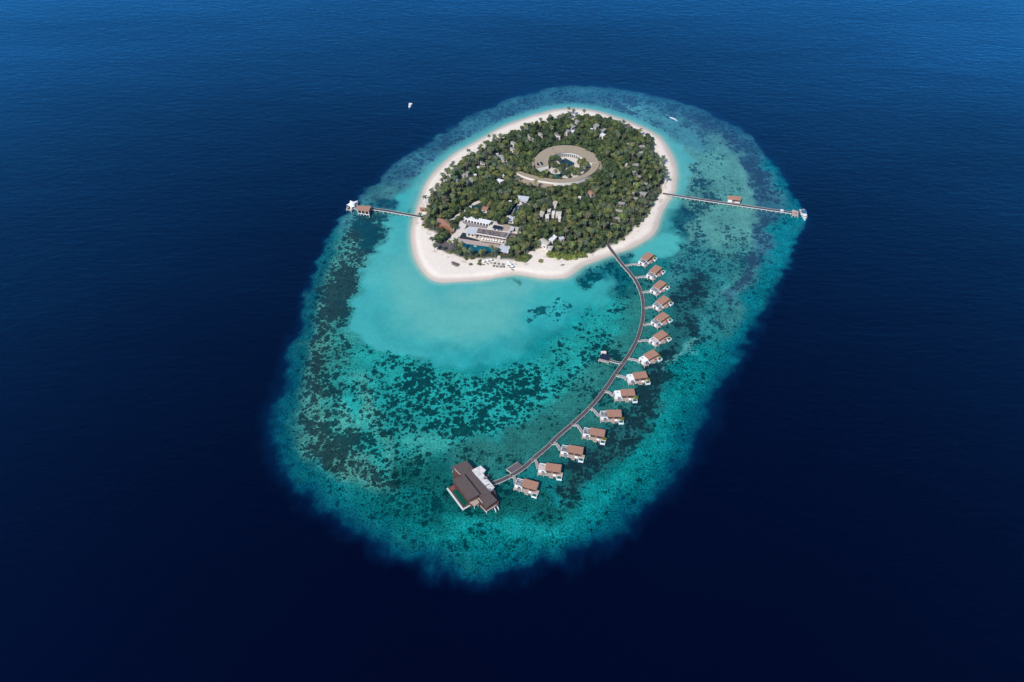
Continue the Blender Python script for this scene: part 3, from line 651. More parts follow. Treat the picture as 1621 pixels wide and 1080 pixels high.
# land villas: (roof px, roof material, description)
VIL = [
 ([(870.7,322.2),(876.7,317.8),(883.3,318.9),(881,324.8)],'cream_roof','cream roofed bungalow at the back of the central cream cluster'),
 ([(852.2,338.9),(856.3,332.6),(863,334),(858.9,342.2)],'cream_roof','cream roofed bungalow at the left of the central cream cluster'),
 ([(878.9,338.5),(881,334),(889.3,334.4),(888.5,340.4)],'cream_roof','cream roofed bungalow at the right of the central cream cluster'),
 ([(865,329),(872.5,329.6),(871.5,334.8),(866,333.6)],'plaster','small flat cream block in the middle of the central cream cluster'),
 ([(873.7,334.2),(878.9,333.3),(877.4,341.5),(873,340)],'plaster','narrow flat cream block inside the right half of the central cream cluster'),
 ([(863,339.5),(868.5,338.5),(869.3,345.2),(863.5,346)],'plaster','flat cream block at the front of the central cream cluster'),
 ([(883,342),(888.5,343),(888,347),(883.5,346)],'plaster','small cream annex in front of the right bungalow of the cream cluster'),
 ([(851,381.5),(859.6,376.3),(871.5,384),(865.6,388.9)],'cream_roof','large cream roofed building just above the hedge and beach'),
 ([(866.7,389.6),(876.3,389.6),(872.6,395.5),(867.8,393.3)],'cream_roof','small cream annex at the front corner of the large cream roof'),
 ([(868,379.5),(877,371.1),(882,375),(875,382)],'white_roof','white and grey roofed building touching the large cream roof'),
 ([(884,375.5),(891.9,374),(894,377.8),(887.4,380)],'light_grey_roof','light grey roofed annex to the right of the white roofed building'),
 ([(900,199.8),(905,195.5),(911.8,199.8),(905,204)],'grey_green_roof','grey diamond shaped roof at the top of the north bungalow pair'),
 ([(892.4,207),(896.3,203.2),(904,206.7),(898,210.6)],'grey_green_roof','grey diamond shaped roof at the lower left of the north bungalow pair'),
 ([(904,207),(911.5,204.2),(909,208.8),(905.5,210)],'white_roof','white annex roof between the two grey diamond roofs in the north'),
 ([(909.5,191.5),(913.5,188.6),(918.7,192.6),(912.7,194.6)],'grey_green_roof','tan green roof nearest the north beach'),
 ([(937.3,199),(943.3,195),(949.4,198.5),(943.3,202.4)],'grey_green_roof','grey diamond roof with a white annex, upper one in the north east'),
 ([(932.5,204.5),(936,202.6),(939.5,203.4),(935,206.5)],'white_roof','white annex to the left of the upper north east diamond roof'),
 ([(948.4,206),(956.7,202.8),(959.7,204.7),(953.2,210)],'grey_green_roof','grey diamond roof in the north east, right above two white annexes'),
 ([(947.5,213.5),(951,208.8),(959,212.8),(955,216)],'white_roof','white annexes below the lower north east diamond roof'),
 ([(876.4,210.6),(881.6,210),(887.5,215.6),(881,214)],'grey_flat_roof','dark grey roof with a white edge north of the ring building'),
 ([(787.2,247),(794.3,244.5),(804.5,249.6),(795.4,251.6)],'grey_green_roof','grey hipped roof alone in the north west trees'),
 ([(785.7,285.2),(789.2,282.7),(798.4,285.2),(791.3,288.8)],'white_roof','bluish white roof in the trees left of the ring building'),
 ([(834,211.4),(837,210.9),(843.7,215.5),(839,217)],'grey_flat_roof','grey roof in the trees near the north west beach'),
 ([(851.4,209.3),(859.5,209.9),(860,213.4),(856.5,214.4)],'grey_green_roof','grey tan roof in the yellowish trees north west of the ring'),
 ([(807.6,225),(810.6,223),(817.8,226),(813.7,227.9)],'grey_green_roof','pale green roof, upper of two in the north west trees'),
 ([(806.6,234.5),(809.6,232.8),(817.8,236.3),(811.6,237.9)],'grey_green_roof','pale green roof, lower of two in the north west trees'),
 ([(728,273.8),(743.4,270.4),(741.4,273.4),(731,276)],'grey_green_roof','long narrow grey roof near the west beach palms'),
 ([(742,281.6),(749,281),(748.5,286),(743,285.7)],'grey_green_roof','square grey roof left of the ring building among palms'),
 ([(759,255.5),(763.8,255),(768,258),(762.8,258.6)],'grey_flat_roof','small grey roof deep in the north west trees'),
 ([(999.3,258.5),(1010.4,257.8),(1011,262.2),(1000.7,262.2)],'grey_green_roof',None),
 ([(1000,269.3),(1011,269.3),(1011.5,272.2),(1001,272.2)],'grey_green_roof',None),
 ([(1006,278.5),(1011.9,277),(1015.6,280),(1010.4,282)],'grey_green_roof',None),
 ([(1011.9,288),(1025,288),(1025,292),(1013,292)],'grey_green_roof',None),
 ([(1011.9,302.2),(1025,304.4),(1021.5,309.6),(1012.6,306)],'grey_green_roof',None),
 ([(998.5,311),(1010.4,312.6),(1008.9,315.8),(997.8,314)],'grey_green_roof',None),
 ([(976.3,318.5),(989.6,320),(988.9,323),(975.6,322)],'grey_green_roof',None),
 ([(973.3,330),(986.7,332.4),(985.9,336),(973.3,333.4)],'grey_green_roof',None),
 ([(970.4,341.5),(983.7,343.7),(983,347.2),(970.7,344.8)],'grey_green_roof',None),
 ([(966.7,352.6),(980.7,354.8),(980,357.6),(966.7,356.6)],'grey_green_roof',None),
 ([(1009.8,238.8),(1022,238.8),(1022.7,242.6),(1011,242.6)],'grey_green_roof',None),
 ([(1005.7,230),(1019,229.2),(1022,232.4),(1007,232.4)],'grey_green_roof',None),
 ([(988,227),(1000,224.7),(1001.6,227.6),(990.7,229.2)],'grey_green_roof',None),
]
eastrow = sorted([i for i, v in enumerate(VIL) if v[2] is None], key=lambda i: VIL[i][0][0][1])
for i, (pts, rm, lb) in enumerate(VIL):
    if lb is None: lb = f'grey green roofed bungalow in the east row of villas, {ORD[eastrow.index(i)]} from the north'
    flat = rm in ('plaster', 'white_roof', 'light_grey_roof')
    er = 'east row' in lb
    building('bungalow', lb, pts, 3.9 if er else 4.7 if not flat else 3.9, cat='bungalow', roof=rm, wall='grey_boards' if er else 'plaster', over=.4, ridge=False if flat else .4, group='bungalows among the trees', front=3.5 if er else 9.5, grow=.8 if er else 2.)
for i, (x, y, lb) in enumerate([(1002.5,305,'tiny white hut left of the east villa by the jetty root'),(1004.5,289.5,'tiny white hut left of the fourth east villa roof'),(1003,226.5,'tiny white hut at the north end of the east villa row'),(987,311.5,'tiny white hut in the trees left of the east villas'),(991,259.5,'small white roof right of the ring building'),(961,353,'tiny white hut at the south end of the east villa row'),(992.5,346.5,'tiny cream hut near the south east beach'),(757,264.5,'tiny white roof near the west beach villas'),(724,285,'small white roof behind the west beach palms'),(796,277.5,'tiny pale roof just above the bluish white one'),(752,276.5,'tiny white roof between the long grey roof and the square one'),(786.8,243.2,'tiny white roof beside the north west hipped roof'),(777,262.5,'pale hut in the north west woods'),(845,219.5,'small white hut near the north west grey roof'),(882,215.5,'white annex below the dark grey north roof'),(917.5,312,'pale roof just left of the peaked brown roof'),(807.5,318.5,'tiny white roof left of the spa building')]):
    building('hut', lb, [(x-2.4, y-1), (x+1.8, y-1.6), (x+2.6, y+.9), (x-1.6, y+1.5)], 3.0, cat='hut', roof='white_roof', wall='plaster', over=.25, front=5, wins=False, group='small white huts')

# ------------------------------------------------------------------ the ring-shaped building
RZ = 5.5+GZ
rc = W(805+962/10.46, 220+394/10.46, RZ)
def pol(r, a): return (r*math.cos(R(a)), r*math.sin(R(a)))
def arc(r, a0, a1, n):
    f = r if callable(r) else (lambda a: r)
    return [pol(f(a0+(a1-a0)*i/n), a0+(a1-a0)*i/n) for i in range(n+1)]
ring = thing('ring_building', 'big ring shaped building with a tan roof round a green courtyard', 'building', (rc[0], rc[1], 0))
MB().strip(arc(31.6, 2, 196, 60), arc(18.3, 2, 196, 60), RZ-.4, RZ).build('roof', 'tan_roof', ring)
tab = [(-164,47,52.5),(-152,40,46.5),(-141,35.5,41.5),(-127,31.5,37),(-113,28.6,34),(-90,25.5,31),(-62,23.8,29),(-38,24,29.5),(-18,24.5,31),(4,25,33)]
def tabf(k): return lambda a: float(np.interp(a, [t_[0] for t_ in tab], [t_[k] for t_ in tab]))
LZ = RZ-1.1
MB().strip(arc(tabf(2), -164, 4, 60), arc(tabf(1), -164, 4, 60), LZ-.35, LZ).build('lower_roof', 'tan_roof', ring)
MB().strip(arc(lambda a: tabf(2)(a)-.25, -164, 4, 60), arc(lambda a: tabf(2)(a)-.7, -164, 4, 60), 0, LZ-.3).build('wall', 'white_paint', ring)
MB().strip(arc(lambda a: tabf(1)(a)+.8, -164, 4, 60), arc(lambda a: tabf(1)(a)+.5, -164, 4, 60), 0, LZ-.3).build('wall', 'plaster', ring)
MB().strip(arc(19.6, 2, 196, 60), arc(19.2, 2, 196, 60), 0, RZ-.35).build('inner_wall', 'white_paint', ring)
MB().strip(arc(31.0, 2, 196, 60), arc(30.6, 2, 196, 60), 0, RZ-.35).build('wall', 'plaster', ring)
MB().strip(arc(35.5, -22, 40, 24), arc(lambda a: 31.7, -22, 40, 24), 0, RZ-2.6).build('side_terrace', 'tan_roof', ring)
MB().strip(arc(34.6, 150, 222, 24), arc(31.9, 150, 222, 24), 0, RZ-2.2).build('side_terrace', 'tan_roof', ring)
for a in range(44, 130, 6):
    p, q = pol(19.1, a-1.9), pol(19.1, a+1.9); MB().obox(p, q, .12, GZ+.2, GZ+3.4).build('window', 'glass', ring)
for a in (3, 195):
    p, q = pol(18.6, a), pol(31.2, a); MB().obox(p, q, .4, 0, RZ-.3).build('end_wall', 'white_paint', ring)
MB().obox(pol(25.3, 5), pol(32.6, 5), .35, LZ-.3, LZ+.5).build('parapet', 'white_paint', ring)
sk = [pol(29.5, 181), pol(24.5, 176), pol(23, 190), pol(29.5, 190)]
MB().prism(sk, RZ, RZ+.12).build('skylight', 'pond_dark', ring); MB().obox(pol(27.4, 179.5), pol(26, 190), .5, RZ+.12, RZ+.4).build('skylight_beam', 'white_paint', ring)
for a, r in ((118, 27.5), (90, 20.5), (121, 21)): x, y = pol(r, a); MB().box(x-.7, x+.7, y-.5, y+.5, RZ, RZ+.7).build('roof_vent', 'grey_flat_roof', ring)
exclude([(x+rc[0], y+rc[1]) for x, y in arc(33.5, -25, 215, 30)] , .5, 0)
for i in range(12):   # lower wing clear of trees
    a0 = -166+i*14.2; a1 = a0+15
    EXCL.append([(x+rc[0], y+rc[1]-dy_) for (x, y), dy_ in zip(arc(lambda a: tabf(2)(a)+1, a0, a1, 3)+arc(lambda a: tabf(1)(a)-1, a1, a0, 3), [5]*4+[0]*4)])
EXCL.append([(x+rc[0], y+rc[1]) for x, y in arc(24, -180, 180, 30)])
t_ = Z([(60,622),(128,582),(250,632),(400,680),(560,705),(742,718),(730,772),(620,792),(430,745),(250,735),(180,680)], 805, 220, 10.46)
w = WW(t_, 3.4); MB().prism(local(w, rc), 0, 3.4).build('low_roof', 'tan_roof', ring); exclude(w, .8, 6)
o = MB().prism([(x+rc[0], y+rc[1]) for x, y in arc(18.9, -178, 178, 40)], GZ-.5, GZ+.12).build('courtyard', 'paving'); tag(o, kind='structure')
for nm, pts, m_, lb in (('courtyard_pool', [(850,390),(935,315),(1095,400),(1080,440),(930,470),(860,450)], 'pool_dark', 'dark teal pool under the trees of the ring courtyard'), ('courtyard_pool', [(712,590),(885,575),(880,640),(715,650)], 'pool_jade', 'pale green pool at the front of the ring courtyard')):
    sheet(nm, Z(pts, 805, 220, 10.46), m_, GZ+.14, .12, ex=False, kind=None, label=lb, cat='pool')

# ------------------------------------------------------------------ jetties
def resample(w, step):
    out = [w[0]]; acc = 0
    for a, b in zip(w[:-1], w[1:]):
        l = math.dist(a, b); s = step-acc
        while s <= l: out.append((a[0]+(b[0]-a[0])*s/l, a[1]+(b[1]-a[1])*s/l)); s += step
        acc = (acc+l) % step
    return out
def jetty(name, label, cat, pts, width, z, deck='jetty_boards', step=6, world=False, group=None, rail=True, k=4, post_z=-1.5, skip=0, pr=.16):
    w = crom(pts if world else WW(pts, z), False, k); c = w[0]
    t = thing(name, label, cat, (c[0], c[1], 0), 0, group); w = local(w, c)
    ribbon(w, width, z-.22, z).build('deck', deck, t)
    Lp, Rp = offs(w, width-.1)
    MB().strip(*offs(Lp, .16), z-.5, z+.12).build('edge_beam', 'concrete_post', t); MB().strip(*offs(Rp, .16), z-.5, z+.12).build('edge_beam', 'concrete_post', t)
    rs = resample(w, step)[skip:]; L2, R2 = offs(rs, width-.35) if len(rs) > 1 else ([], [])
    for p in L2+R2: MB().tube((p[0], p[1], post_z), (p[0], p[1], z-.2), pr).build('post', 'concrete_post', t)
    if rail:
        n = 0
    return t, [(p[0]+c[0], p[1]+c[1]) for p in w]
JZ = 2.0
main_pts = [(961.5,385),(965.5,393),(973,403),(984.5,418),(996.5,431.5),(1005.5,443.5),(1012.5,457),(1017,472),(1018.6,490),(1017,508),(1012.5,526),(1005,545),(994.5,563),(977,588),(961,611.5),(944,634),(927,652),(905,672),(884,690),(866,708),(849,722.5),(832,738),(817,748.5),(803,756),(791,761.5),(779,765.5)]
main_j, mw = jetty('jetty', 'long curving dark boardwalk linking the beach to all the overwater villas', 'jetty', main_pts, 2.9, JZ, step=7.6)
w = WW([(801.5,743.6),(819.6,731),(827.5,737),(810,749.5)], JZ); c = cent(w); t = thing('wooden_platform', 'square dark timber platform beside the lower end of the curving boardwalk', 'platform', (c[0], c[1], 0)); w = local(w, c)
MB().prism(w, JZ-.25, JZ+.01).build('deck', 'dark_boards', t)
bb = MB()
for i in (0, 3): bb.obox(w[i], w[(i+1) % 4], .18, JZ-.5, JZ+.14)
bb.build('edge_beam', 'concrete_post', t)
for p in w: MB().tube((p[0]*.93, p[1]*.93, -1.5), (p[0]*.93, p[1]*.93, JZ-.2), .18).build('post', 'concrete_post', t)

# ------------------------------------------------------------------ overwater villas
def villa(px, py, deg, label, roofm, idx, mid, start, plant=True, red=True):
    x, y = W(px, py, 5.6)
    t = thing('overwater_villa', label, 'villa', (x, y, 0), R(deg), 'villas on stilts along the boardwalk')
    D = 2.0
    MB().box(-10.2, 5.2, -4.9, 3.2, D-.3, D).build('deck', 'pale_boards', t)
    for a in (-9.8, -6, -2, 2, 4.9):
        for b in (-4.6, 2.9): MB().tube((a, b, -1.5), (a, b, D-.3), .2).build('leg', 'concrete_post', t)
    h = MB().box(-4.6, 4.6, -2.3, 2.9, D, 4.9).build('wall', 'warm_wood', t)
    MB().box(-4.2, -1.2, -2.42, -2.3, D+.1, 4.4).build('sliding_door', 'glass', t); MB().box(.2, 3.8, -2.42, -2.3, D+.1, 4.4).build('sliding_door', 'glass', t)
    MB().box(4.6, 4.7, -1.8, 2.2, D+.4, 4.4).build('window', 'glass', t)
    MB().prism([(-5.3, -3.3), (5.2, -3.3), (5.2, 3.5), (-5.3, 3.5)], [5.1, 5.1, 4.85, 4.85], [5.35, 5.35, 5.1, 5.1]).build('roof', 'terracotta', t)
    MB().prism([(-5.3, -3.36), (5.2, -3.36), (5.2, -3.3), (-5.3, -3.3)], 4.95, 5.36).build('fascia', 'brown_wood', t)
    # bath block with parapet
    bl = MB(); x0, x1, y0, y1 = -9.7, -4.75, -3.0, 2.7
    bl.box(x0, x1, y0, y0+.25, D, 4.75); bl.box(x0, x1, y1-.25, y1, D, 4.75); bl.box(x0, x0+.25, y0+.25, y1-.25, D, 4.75); bl.box(x1-.25, x1, y0+.25, y1-.25, D, 4.75)
    bl.build('bath_wall', 'white_paint', t)
    MB().box(x0+.25, x1-.25, y0+.25, y1-.25, 4.2, 4.45).build('bath_roof', roofm, t)
    MB().box(-8, -6.6, .8, 1.9, 4.45, 4.62).build('skylight', 'skylight', t)
    MB().box(x0-.07, x0, -.6, 1.0, D, 4.1).build('door', 'brown_wood', t)
    MB().box(-7.6, -5.6, y0-.09, y0, D+.7, 3.9).build('window', 'glass', t)
    # terrace furniture wall, tub screen and plunge pool
    MB().box(-4.6, -4.3, -4.7, -2.5, D, D+1.0).build('screen', 'white_paint', t)
    MB().box(-7.6, -5.0, -4.6, -3.1, D, D+.5).build('tub', 'grey_flat_roof', t)
    p = MB(); a0, a1, b0, b1 = 2.9, 6.4, -6.5, -3.7
    p.box(a0, a1, b0, b0+.3, .8, D+.35); p.box(a0, a1, b1-.3, b1, .8, D+.35); p.box(a0, a0+.3, b0+.3, b1-.3, .8, D+.35); p.box(a1-.3, a1, b0+.3, b1-.3, .8, D+.35); p.box(a0+.3, a1-.3, b0+.3, b1-.3, .8, 1.0)
    pp = p.build('plunge_pool', 'white_paint', t); MB().box(a0+.3, a1-.3, b0+.3, b1-.3, 1.9, D+.15).build('pool_water', 'pool_jade', pp)
    for a in (a0+.3, a1-.3): MB().tube((a, b0+.4, -1.5), (a, b0+.4, .8), .2).build('leg', 'concrete_post', t)
    MB().box(5.2, 6.8, -3.7, -.8, D-.3, D).build('side_deck', 'pale_boards', t)
    MB().box(-1.6, .6, -5.9, -4.9, D-.9, D-.6).build('step', 'pale_boards', t)
    cs, sn = math.cos(R(deg)), math.sin(R(deg)); tw = lambda a, b: (x+a*cs-b*sn, y+a*sn+b*cs)
    k = ORD[idx]
    if plant: VPLANTS.append((*tw(5.7, -2.7), D, k))
    fx, fy = tw(1.2, -4.1)
    if red: seat(*tw(1.6, -4.1), R(deg), f'red daybed on the terrace of the {k} overwater villa from the beach', 'red_fabric', D, 'daybed', 'daybed', 2.0, 1.1, 'daybeds on villa terraces')
    else: seat(fx, fy, R(deg), f'pale sofa on the terrace of the {k} overwater villa from the beach', 'white_canvas', D, 'sofa', 'sofa', 2.0, 1.0, 'sofas on villa terraces')
    # footbridge
    e = tw(-10.3, -.2); s = W(*start, JZ); md = W(*mid, JZ)
    jetty('footbridge', f'short footbridge to the {k} overwater villa along the boardwalk from the beach', 'footbridge', [s, md, e], 1.7, JZ-.06, deck='grey_boards', step=2.9, world=True, group='footbridges to the villas', rail=False, k=3, skip=1, pr=.14)
    VPLANTERS.append((*W(start[0]+3.2, start[1]-1.5, JZ), k))
VPLANTS = []; VPLANTERS = []
VD = [
 ((1025.1,405.2),50,'grey_flat_roof',(1004,418),(989.4,420.5),1,1),
 ((1038,425.9),50,'grey_flat_roof',(1022,437.6),(1005.5,439.5),1,1),
 ((1044.5,450),47,'grey_flat_roof',(1029,461.3),(1014.5,463),1,0),
 ((1049.7,474.6),43,'grey_flat_roof',(1033,485.6),(1019,488),1,1),
 ((1048,501),41,'grey_flat_roof',(1031,512.6),(1017,514),1,1),
 ((1046,530),38,'beige_flat_roof',(1026,538.6),(1009,540),1,1),
 ((1030.9,560.8),33,'white_flat_roof',(1008,570),(994,568),1,1),
 ((1013.5,593.6),10,'white_flat_roof',(988,597),(974,594),1,0),
 ((994,621),3,'white_flat_roof',(964,620.8),(956,619.8),1,0),
 ((972.5,654),0,'grey_flat_roof',(939,648.2),(931.5,647.4),1,0),
 ((945.9,684),-13,'grey_flat_roof',(914.4,673.8),(904.5,673),1,0),
 ((911.2,711.7),-12,'grey_flat_roof',(881,702.4),(871,703.6),0,0),
 ((876.1,740.1),-9,'beige_flat_roof',(848,728.7),(841,729.8),0,0),
 ((839.1,766.6),-18,'grey_flat_roof',(813.5,754.6),(806,755.4),0,0)]
RL = {'grey_flat_roof': 'dark grey', 'beige_flat_roof': 'beige', 'white_flat_roof': 'bright white'}
for i, (p, dg, rm, md, st, pl, rd) in enumerate(VD):
    villa(p[0], p[1], dg, f'terracotta roofed stilt villa with {RL[rm]} annex roof, {ORD[i]} along boardwalk from beach', rm, i, md, st, pl, rd)

# ------------------------------------------------------------------ solar hut on the lagoon side
U = lambda pts: Z(pts, 860, 550, 7.714)
w = WW(U([(678,160),(712,105),(822,128),(792,190)]), JZ); c = cent(w)
t = thing('solar_hut', 'small hut on stilts with dark blue striped panels on the lagoon side of the boardwalk', 'hut', (c[0], c[1], 0)); w = local(w, c)
MB().prism([(x*1.15, y*1.15) for x, y in w], JZ-.25, JZ).build('deck', 'pale_boards', t)
MB().prism([(x*.8, y*.8) for x, y in w], JZ, JZ+2.4).build('wall', 'grey_boards', t)
MB().prism(w, [JZ+2.3, JZ+2.9, JZ+2.9, JZ+2.3], [JZ+2.45, JZ+3.05, JZ+3.05, JZ+2.45]).build('solar_panel', 'solar', t)
MB().box(-2.5, 1.5, 5.0, 7.2, JZ-.2, JZ+1.6).build('annex', 'plaster', t)
for x_, y_ in w+[(-2.3, 6.9), (1.3, 6.9)]: MB().tube((x_, y_, -1.5), (x_, y_, JZ-.2), .16).build('leg', 'concrete_post', t)
e = (w[2][0]*.9+c[0], (w[2][1]+w[3][1])/2+c[1])
jetty('footbridge', 'footbridge with white posts from the boardwalk to the blue panelled hut', 'footbridge', [W(985.5, 573.5, JZ), W(*U([(930,190)])[0], JZ), e], 1.9, JZ-.07, deck='jetty_boards', step=3, world=True, rail=False, k=3, pr=.15)

# ------------------------------------------------------------------ over-water restaurant
A = lambda pts: Z(pts, 690, 700, 7.714)
rcen = W(*A([(450,520)])[0], 2)
t = thing('overwater_restaurant', 'large dark brown roofed restaurant on stilts at the end of the curving boardwalk', 'restaurant', (rcen[0], rcen[1], 0))
def AP(pts, z): return local(WW(A(pts), z), rcen)
def part(nm, pts, z1, th, m_): return MB().prism(AP(pts, z1), z1-th, z1).build(nm, m_, t)
D = 2.2
part('deck', [(205,345),(400,275),(560,330),(720,590),(770,730),(760,770),(620,850),(545,800),(520,760),(400,790),(230,640),(215,520)], D, .35, 'brown_wood')
part('roof', [(183,302),(375,224),(457,322),(420,345),(270,375),(245,380)], 6.2, .35, 'brown_roof')
part('roof', [(270,352),(402,322),(662,612),(545,668)], 6.5, .35, 'brown_roof')
part('roof', [(208,458),(345,393),(537,637),(395,705)], 8.2, .4, 'brown_roof')
part('roof', [(532,668),(657,612),(750,712),(612,806)], 6.2, .35, 'brown_roof')
part('white_roof', [(412,352),(548,286),(610,342),(576,380),(608,425),(718,552),(638,614)], 5.6, .35, 'weathered_white_roof')
for pts, z1 in (([(205,318),(370,250),(435,325),(280,395)], 5.9), ([(300,370),(395,345),(640,610),(545,650)], 6.2), ([(235,470),(345,420),(510,635),(400,685)], 7.8), ([(550,680),(655,630),(730,710),(620,780)], 5.9)):
    q = WW(A(pts), z1); MB().prism(local(q, rcen), D, z1-.02).build('wall', 'brown_wood', t)
q = WW(A([(430,355),(545,300),(596,345),(565,382),(598,428),(704,553),(640,600)]), 5.4); MB().prism(local(q, rcen), D, 5.3).build('wall', 'white_paint', t)
for a, b, z1 in (((230,322),(300,398),6.9), ((516,676),(570,738),6.9)):
    p_, q_ = AP([a, b], z1); MB().obox(p_, q_, .45, z1-.8, z1).build('beam', 'pale_boards', t)
for a, b in (((432,352),(402,326)), ((580,545),(652,508))):
    p_, q_ = AP([a, b], 6.1); MB().obox(p_, q_, .4, 5.5, 6.2).build('roof_upstand', 'grey_flat_roof', t)
x_, y_ = AP([(605,440)], 5.6)[0]; MB().box(x_-1.2, x_+1.2, y_-1, y_+1, 5.6, 6.2).build('roof_unit', 'grey_flat_roof', t)
x_, y_ = AP([(655,585)], 5.6)[0]; MB().box(x_-1, x_+.8, y_-.8, y_+.8, 5.6, 6.1).build('roof_unit', 'grey_flat_roof', t)
pool = part('pool_terrace', [(138,560),(225,518),(418,768),(330,817)], D+.1, .5, 'brown_wood')
MB().prism(AP([(205,602),(262,573),(388,742),(345,788)], D+.2), D+.1, D+.22).build('pool_water', 'pool_green', t)
p_ = AP([(138,560),(330,817),(418,768)], D+.5); b_ = MB(); b_.obox(p_[0], p_[1], 1.0, D-.5, D+.5); b_.obox(p_[1], p_[2], .7, D-.5, D+.45); b_.build('pool_rim', 'concrete_post', t)
MB().prism(AP([(170,560),(218,530),(236,565),(192,590)], D+.5), D+.1, D+.3).build('sunken_seat', 'faded_red', t)
part('terrace', [(400,735),(500,668),(530,740),(470,785),(440,760)], D+.2, .5, 'pale_boards')
st = MB(); a = AP([(712,790),(735,840)], D); st.obox(a[0], a[1], .2, -.3, D); a = AP([(740,760),(768,810)], D); st.obox(a[0], a[1], .2, -.3, D)
st.build('stair_rail', 'white_paint', t)
p_ = AP([(612,848),(740,765)], D+.5); MB().obox(p_[0], p_[1], .2, D-.3, D+.5).build('railing', 'plaster', t); p_ = AP([(545,775),(612,848)], D+.5); MB().obox(p_[0], p_[1], .2, D-.3, D+.5).build('railing', 'plaster', t)
for a, b in ((145,565),(210,650),(270,730),(330,815),(415,770),(620,850),(690,800),(760,750),(710,600),(670,540),(615,440),(205,350),(245,400),(470,790),(515,760),(560,790),(300,760)):
    x_, y_ = AP([(a, b)], D)[0]; MB().tube((x_, y_, -1.5), (x_, y_, D-.3), .22).build('leg', 'concrete_post', t)
RPLANT = [W(*A([(655,425)])[0], D), W(*A([(680,460)])[0], D), W(*A([(640,400)])[0], D)]

# ------------------------------------------------------------------ west pier, hut and tent
jetty('pier', 'straight pier with white posts running from the west beach to the red roofed boathouse', 'pier', [(668.5,343.5),(640,338.6),(612,333.8),(582,329.4)], 3.0, JZ, step=4.2, k=2, pr=.26)
w = WW([(564.5,326.4),(587.6,327.4),(583.8,335.2),(565.5,332.4)], 5.6); c = cent(w); t = thing('boathouse', 'open sided red brown roofed boathouse standing on the west pier', 'boathouse', (c[0], c[1], 0)); w = local(w, c)
MB().prism(w, [6.0, 6.0, 5.3, 5.3], [6.3, 6.3, 5.6, 5.6]).build('roof', 'terracotta', t)
MB().prism([(x*1.0, y*1.0) for x, y in w], JZ-.3, JZ+.02).build('deck', 'brown_wood', t); MB().obox((w[3][0]*1.0, w[3][1]*1.01), (w[2][0]*1.0, w[2][1]*1.01), .3, JZ-.35, JZ+.1).build('edge_beam', 'white_paint', t)
MB().prism([(x*.9, y*.35+1.8) for x, y in w], JZ, 5.3).build('wall', 'brown_wood', t)
for k in range(5):
    a = k/4; x_ = w[3][0]*(1-a)+w[2][0]*a; y_ = w[3][1]*(1-a)+w[2][1]*a
    MB().tube((x_*.97, y_*.97, -1.5), (x_*.97, y_*.97, JZ-.2), .28).build('leg', 'concrete_post', t)
for k in range(4):
    a = k/3; x_ = w[3][0]*(1-a)+w[2][0]*a; y_ = w[3][1]*(1-a)+w[2][1]*a
    MB().box(x_*.95-.2, x_*.95+.2, y_*.95-.2, y_*.95+.2, JZ, 5.3).build('column', 'white_paint', t)
jetty('footbridge', 'short footbridge from the boathouse to the white tent platform', 'footbridge', [(565.5,330),(560,329.2),(557.5,329)], 2.6, JZ-.05, deck='grey_boards', step=3, k=2, rail=False, pr=.24)
w = WW([(547.5,331.5),(556,334.5),(566,325),(566.5,318.5),(560,319.5),(549,328)], JZ+.1); c = cent(w); t = thing('tented_platform', 'platform with a swooping white tent canopy at the far end of the west pier', 'pavilion', (c[0], c[1], 0)); w = local(w, c)
MB().prism(w, JZ-.3, JZ+.1).build('deck', 'pale_boards', t)
for x_, y_ in w: MB().tube((x_*.93, y_*.93, -1.5), (x_*.93, y_*.93, JZ-.2), .24).build('leg', 'concrete_post', t)
def tent():
    cor_ = [(W(554.3,317.6,7.5), 7.5), (W(566,317.5,5.2), 5.2), (W(561,327,4.2), 4.2), (W(555.4,332.5,3.6), 3.6), (W(548.8,324.2,5.4), 5.4)]
    P = [(p[0]-c[0], p[1]-c[1], z_) for p, z_ in cor_]; cx_ = sum(p[0] for p in P)/5; cy_ = sum(p[1] for p in P)/5; vs = [(cx_, cy_, 6.2)]; fs = []; n = 10; edge = []
    for i in range(5):
        a, b = P[i], P[(i+1) % 5]
        for j in range(n):
            s = j/n; k = 1-.62*math.sin(math.pi*s)*.6; x_ = (a[0]*(1-s)+b[0]*s); y_ = a[1]*(1-s)+b[1]*s; z_ = a[2]*(1-s)+b[2]*s
            edge.append((cx_+(x_-cx_)*k, cy_+(y_-cy_)*k, z_))
    m = MB(); mid_ = [(cx_+(x_-cx_)*.5, cy_+(y_-cy_)*.5, (z_+6.2)/2-.35) for x_, y_, z_ in edge]; N_ = len(edge)
    m.add([(cx_, cy_, 6.2)]+mid_+edge, [(0, 1+i, 1+(i+1) % N_) for i in range(N_)]+[(1+i, 1+N_+i, 1+N_+(i+1) % N_, 1+(i+1) % N_) for i in range(N_)])
    o = m.build('canopy', 'white_canvas', t, True)
    for p in P: MB().tube((p[0], p[1], JZ), p, .12).build('mast', 'white_paint', t)
tent()
for k, (a, b) in enumerate([(250,410),(262,425),(235,440)]):
    x_, y_ = W(530+a/10.8, 290+b/10.8, JZ+.4); seat(x_, y_, R(30), ['dark sofa at the back of the tent platform', 'dark sofa in the middle of the tent platform', 'dark sofa at the front edge of the tent platform'][k], base=JZ+.1, group='sofas under the tent')
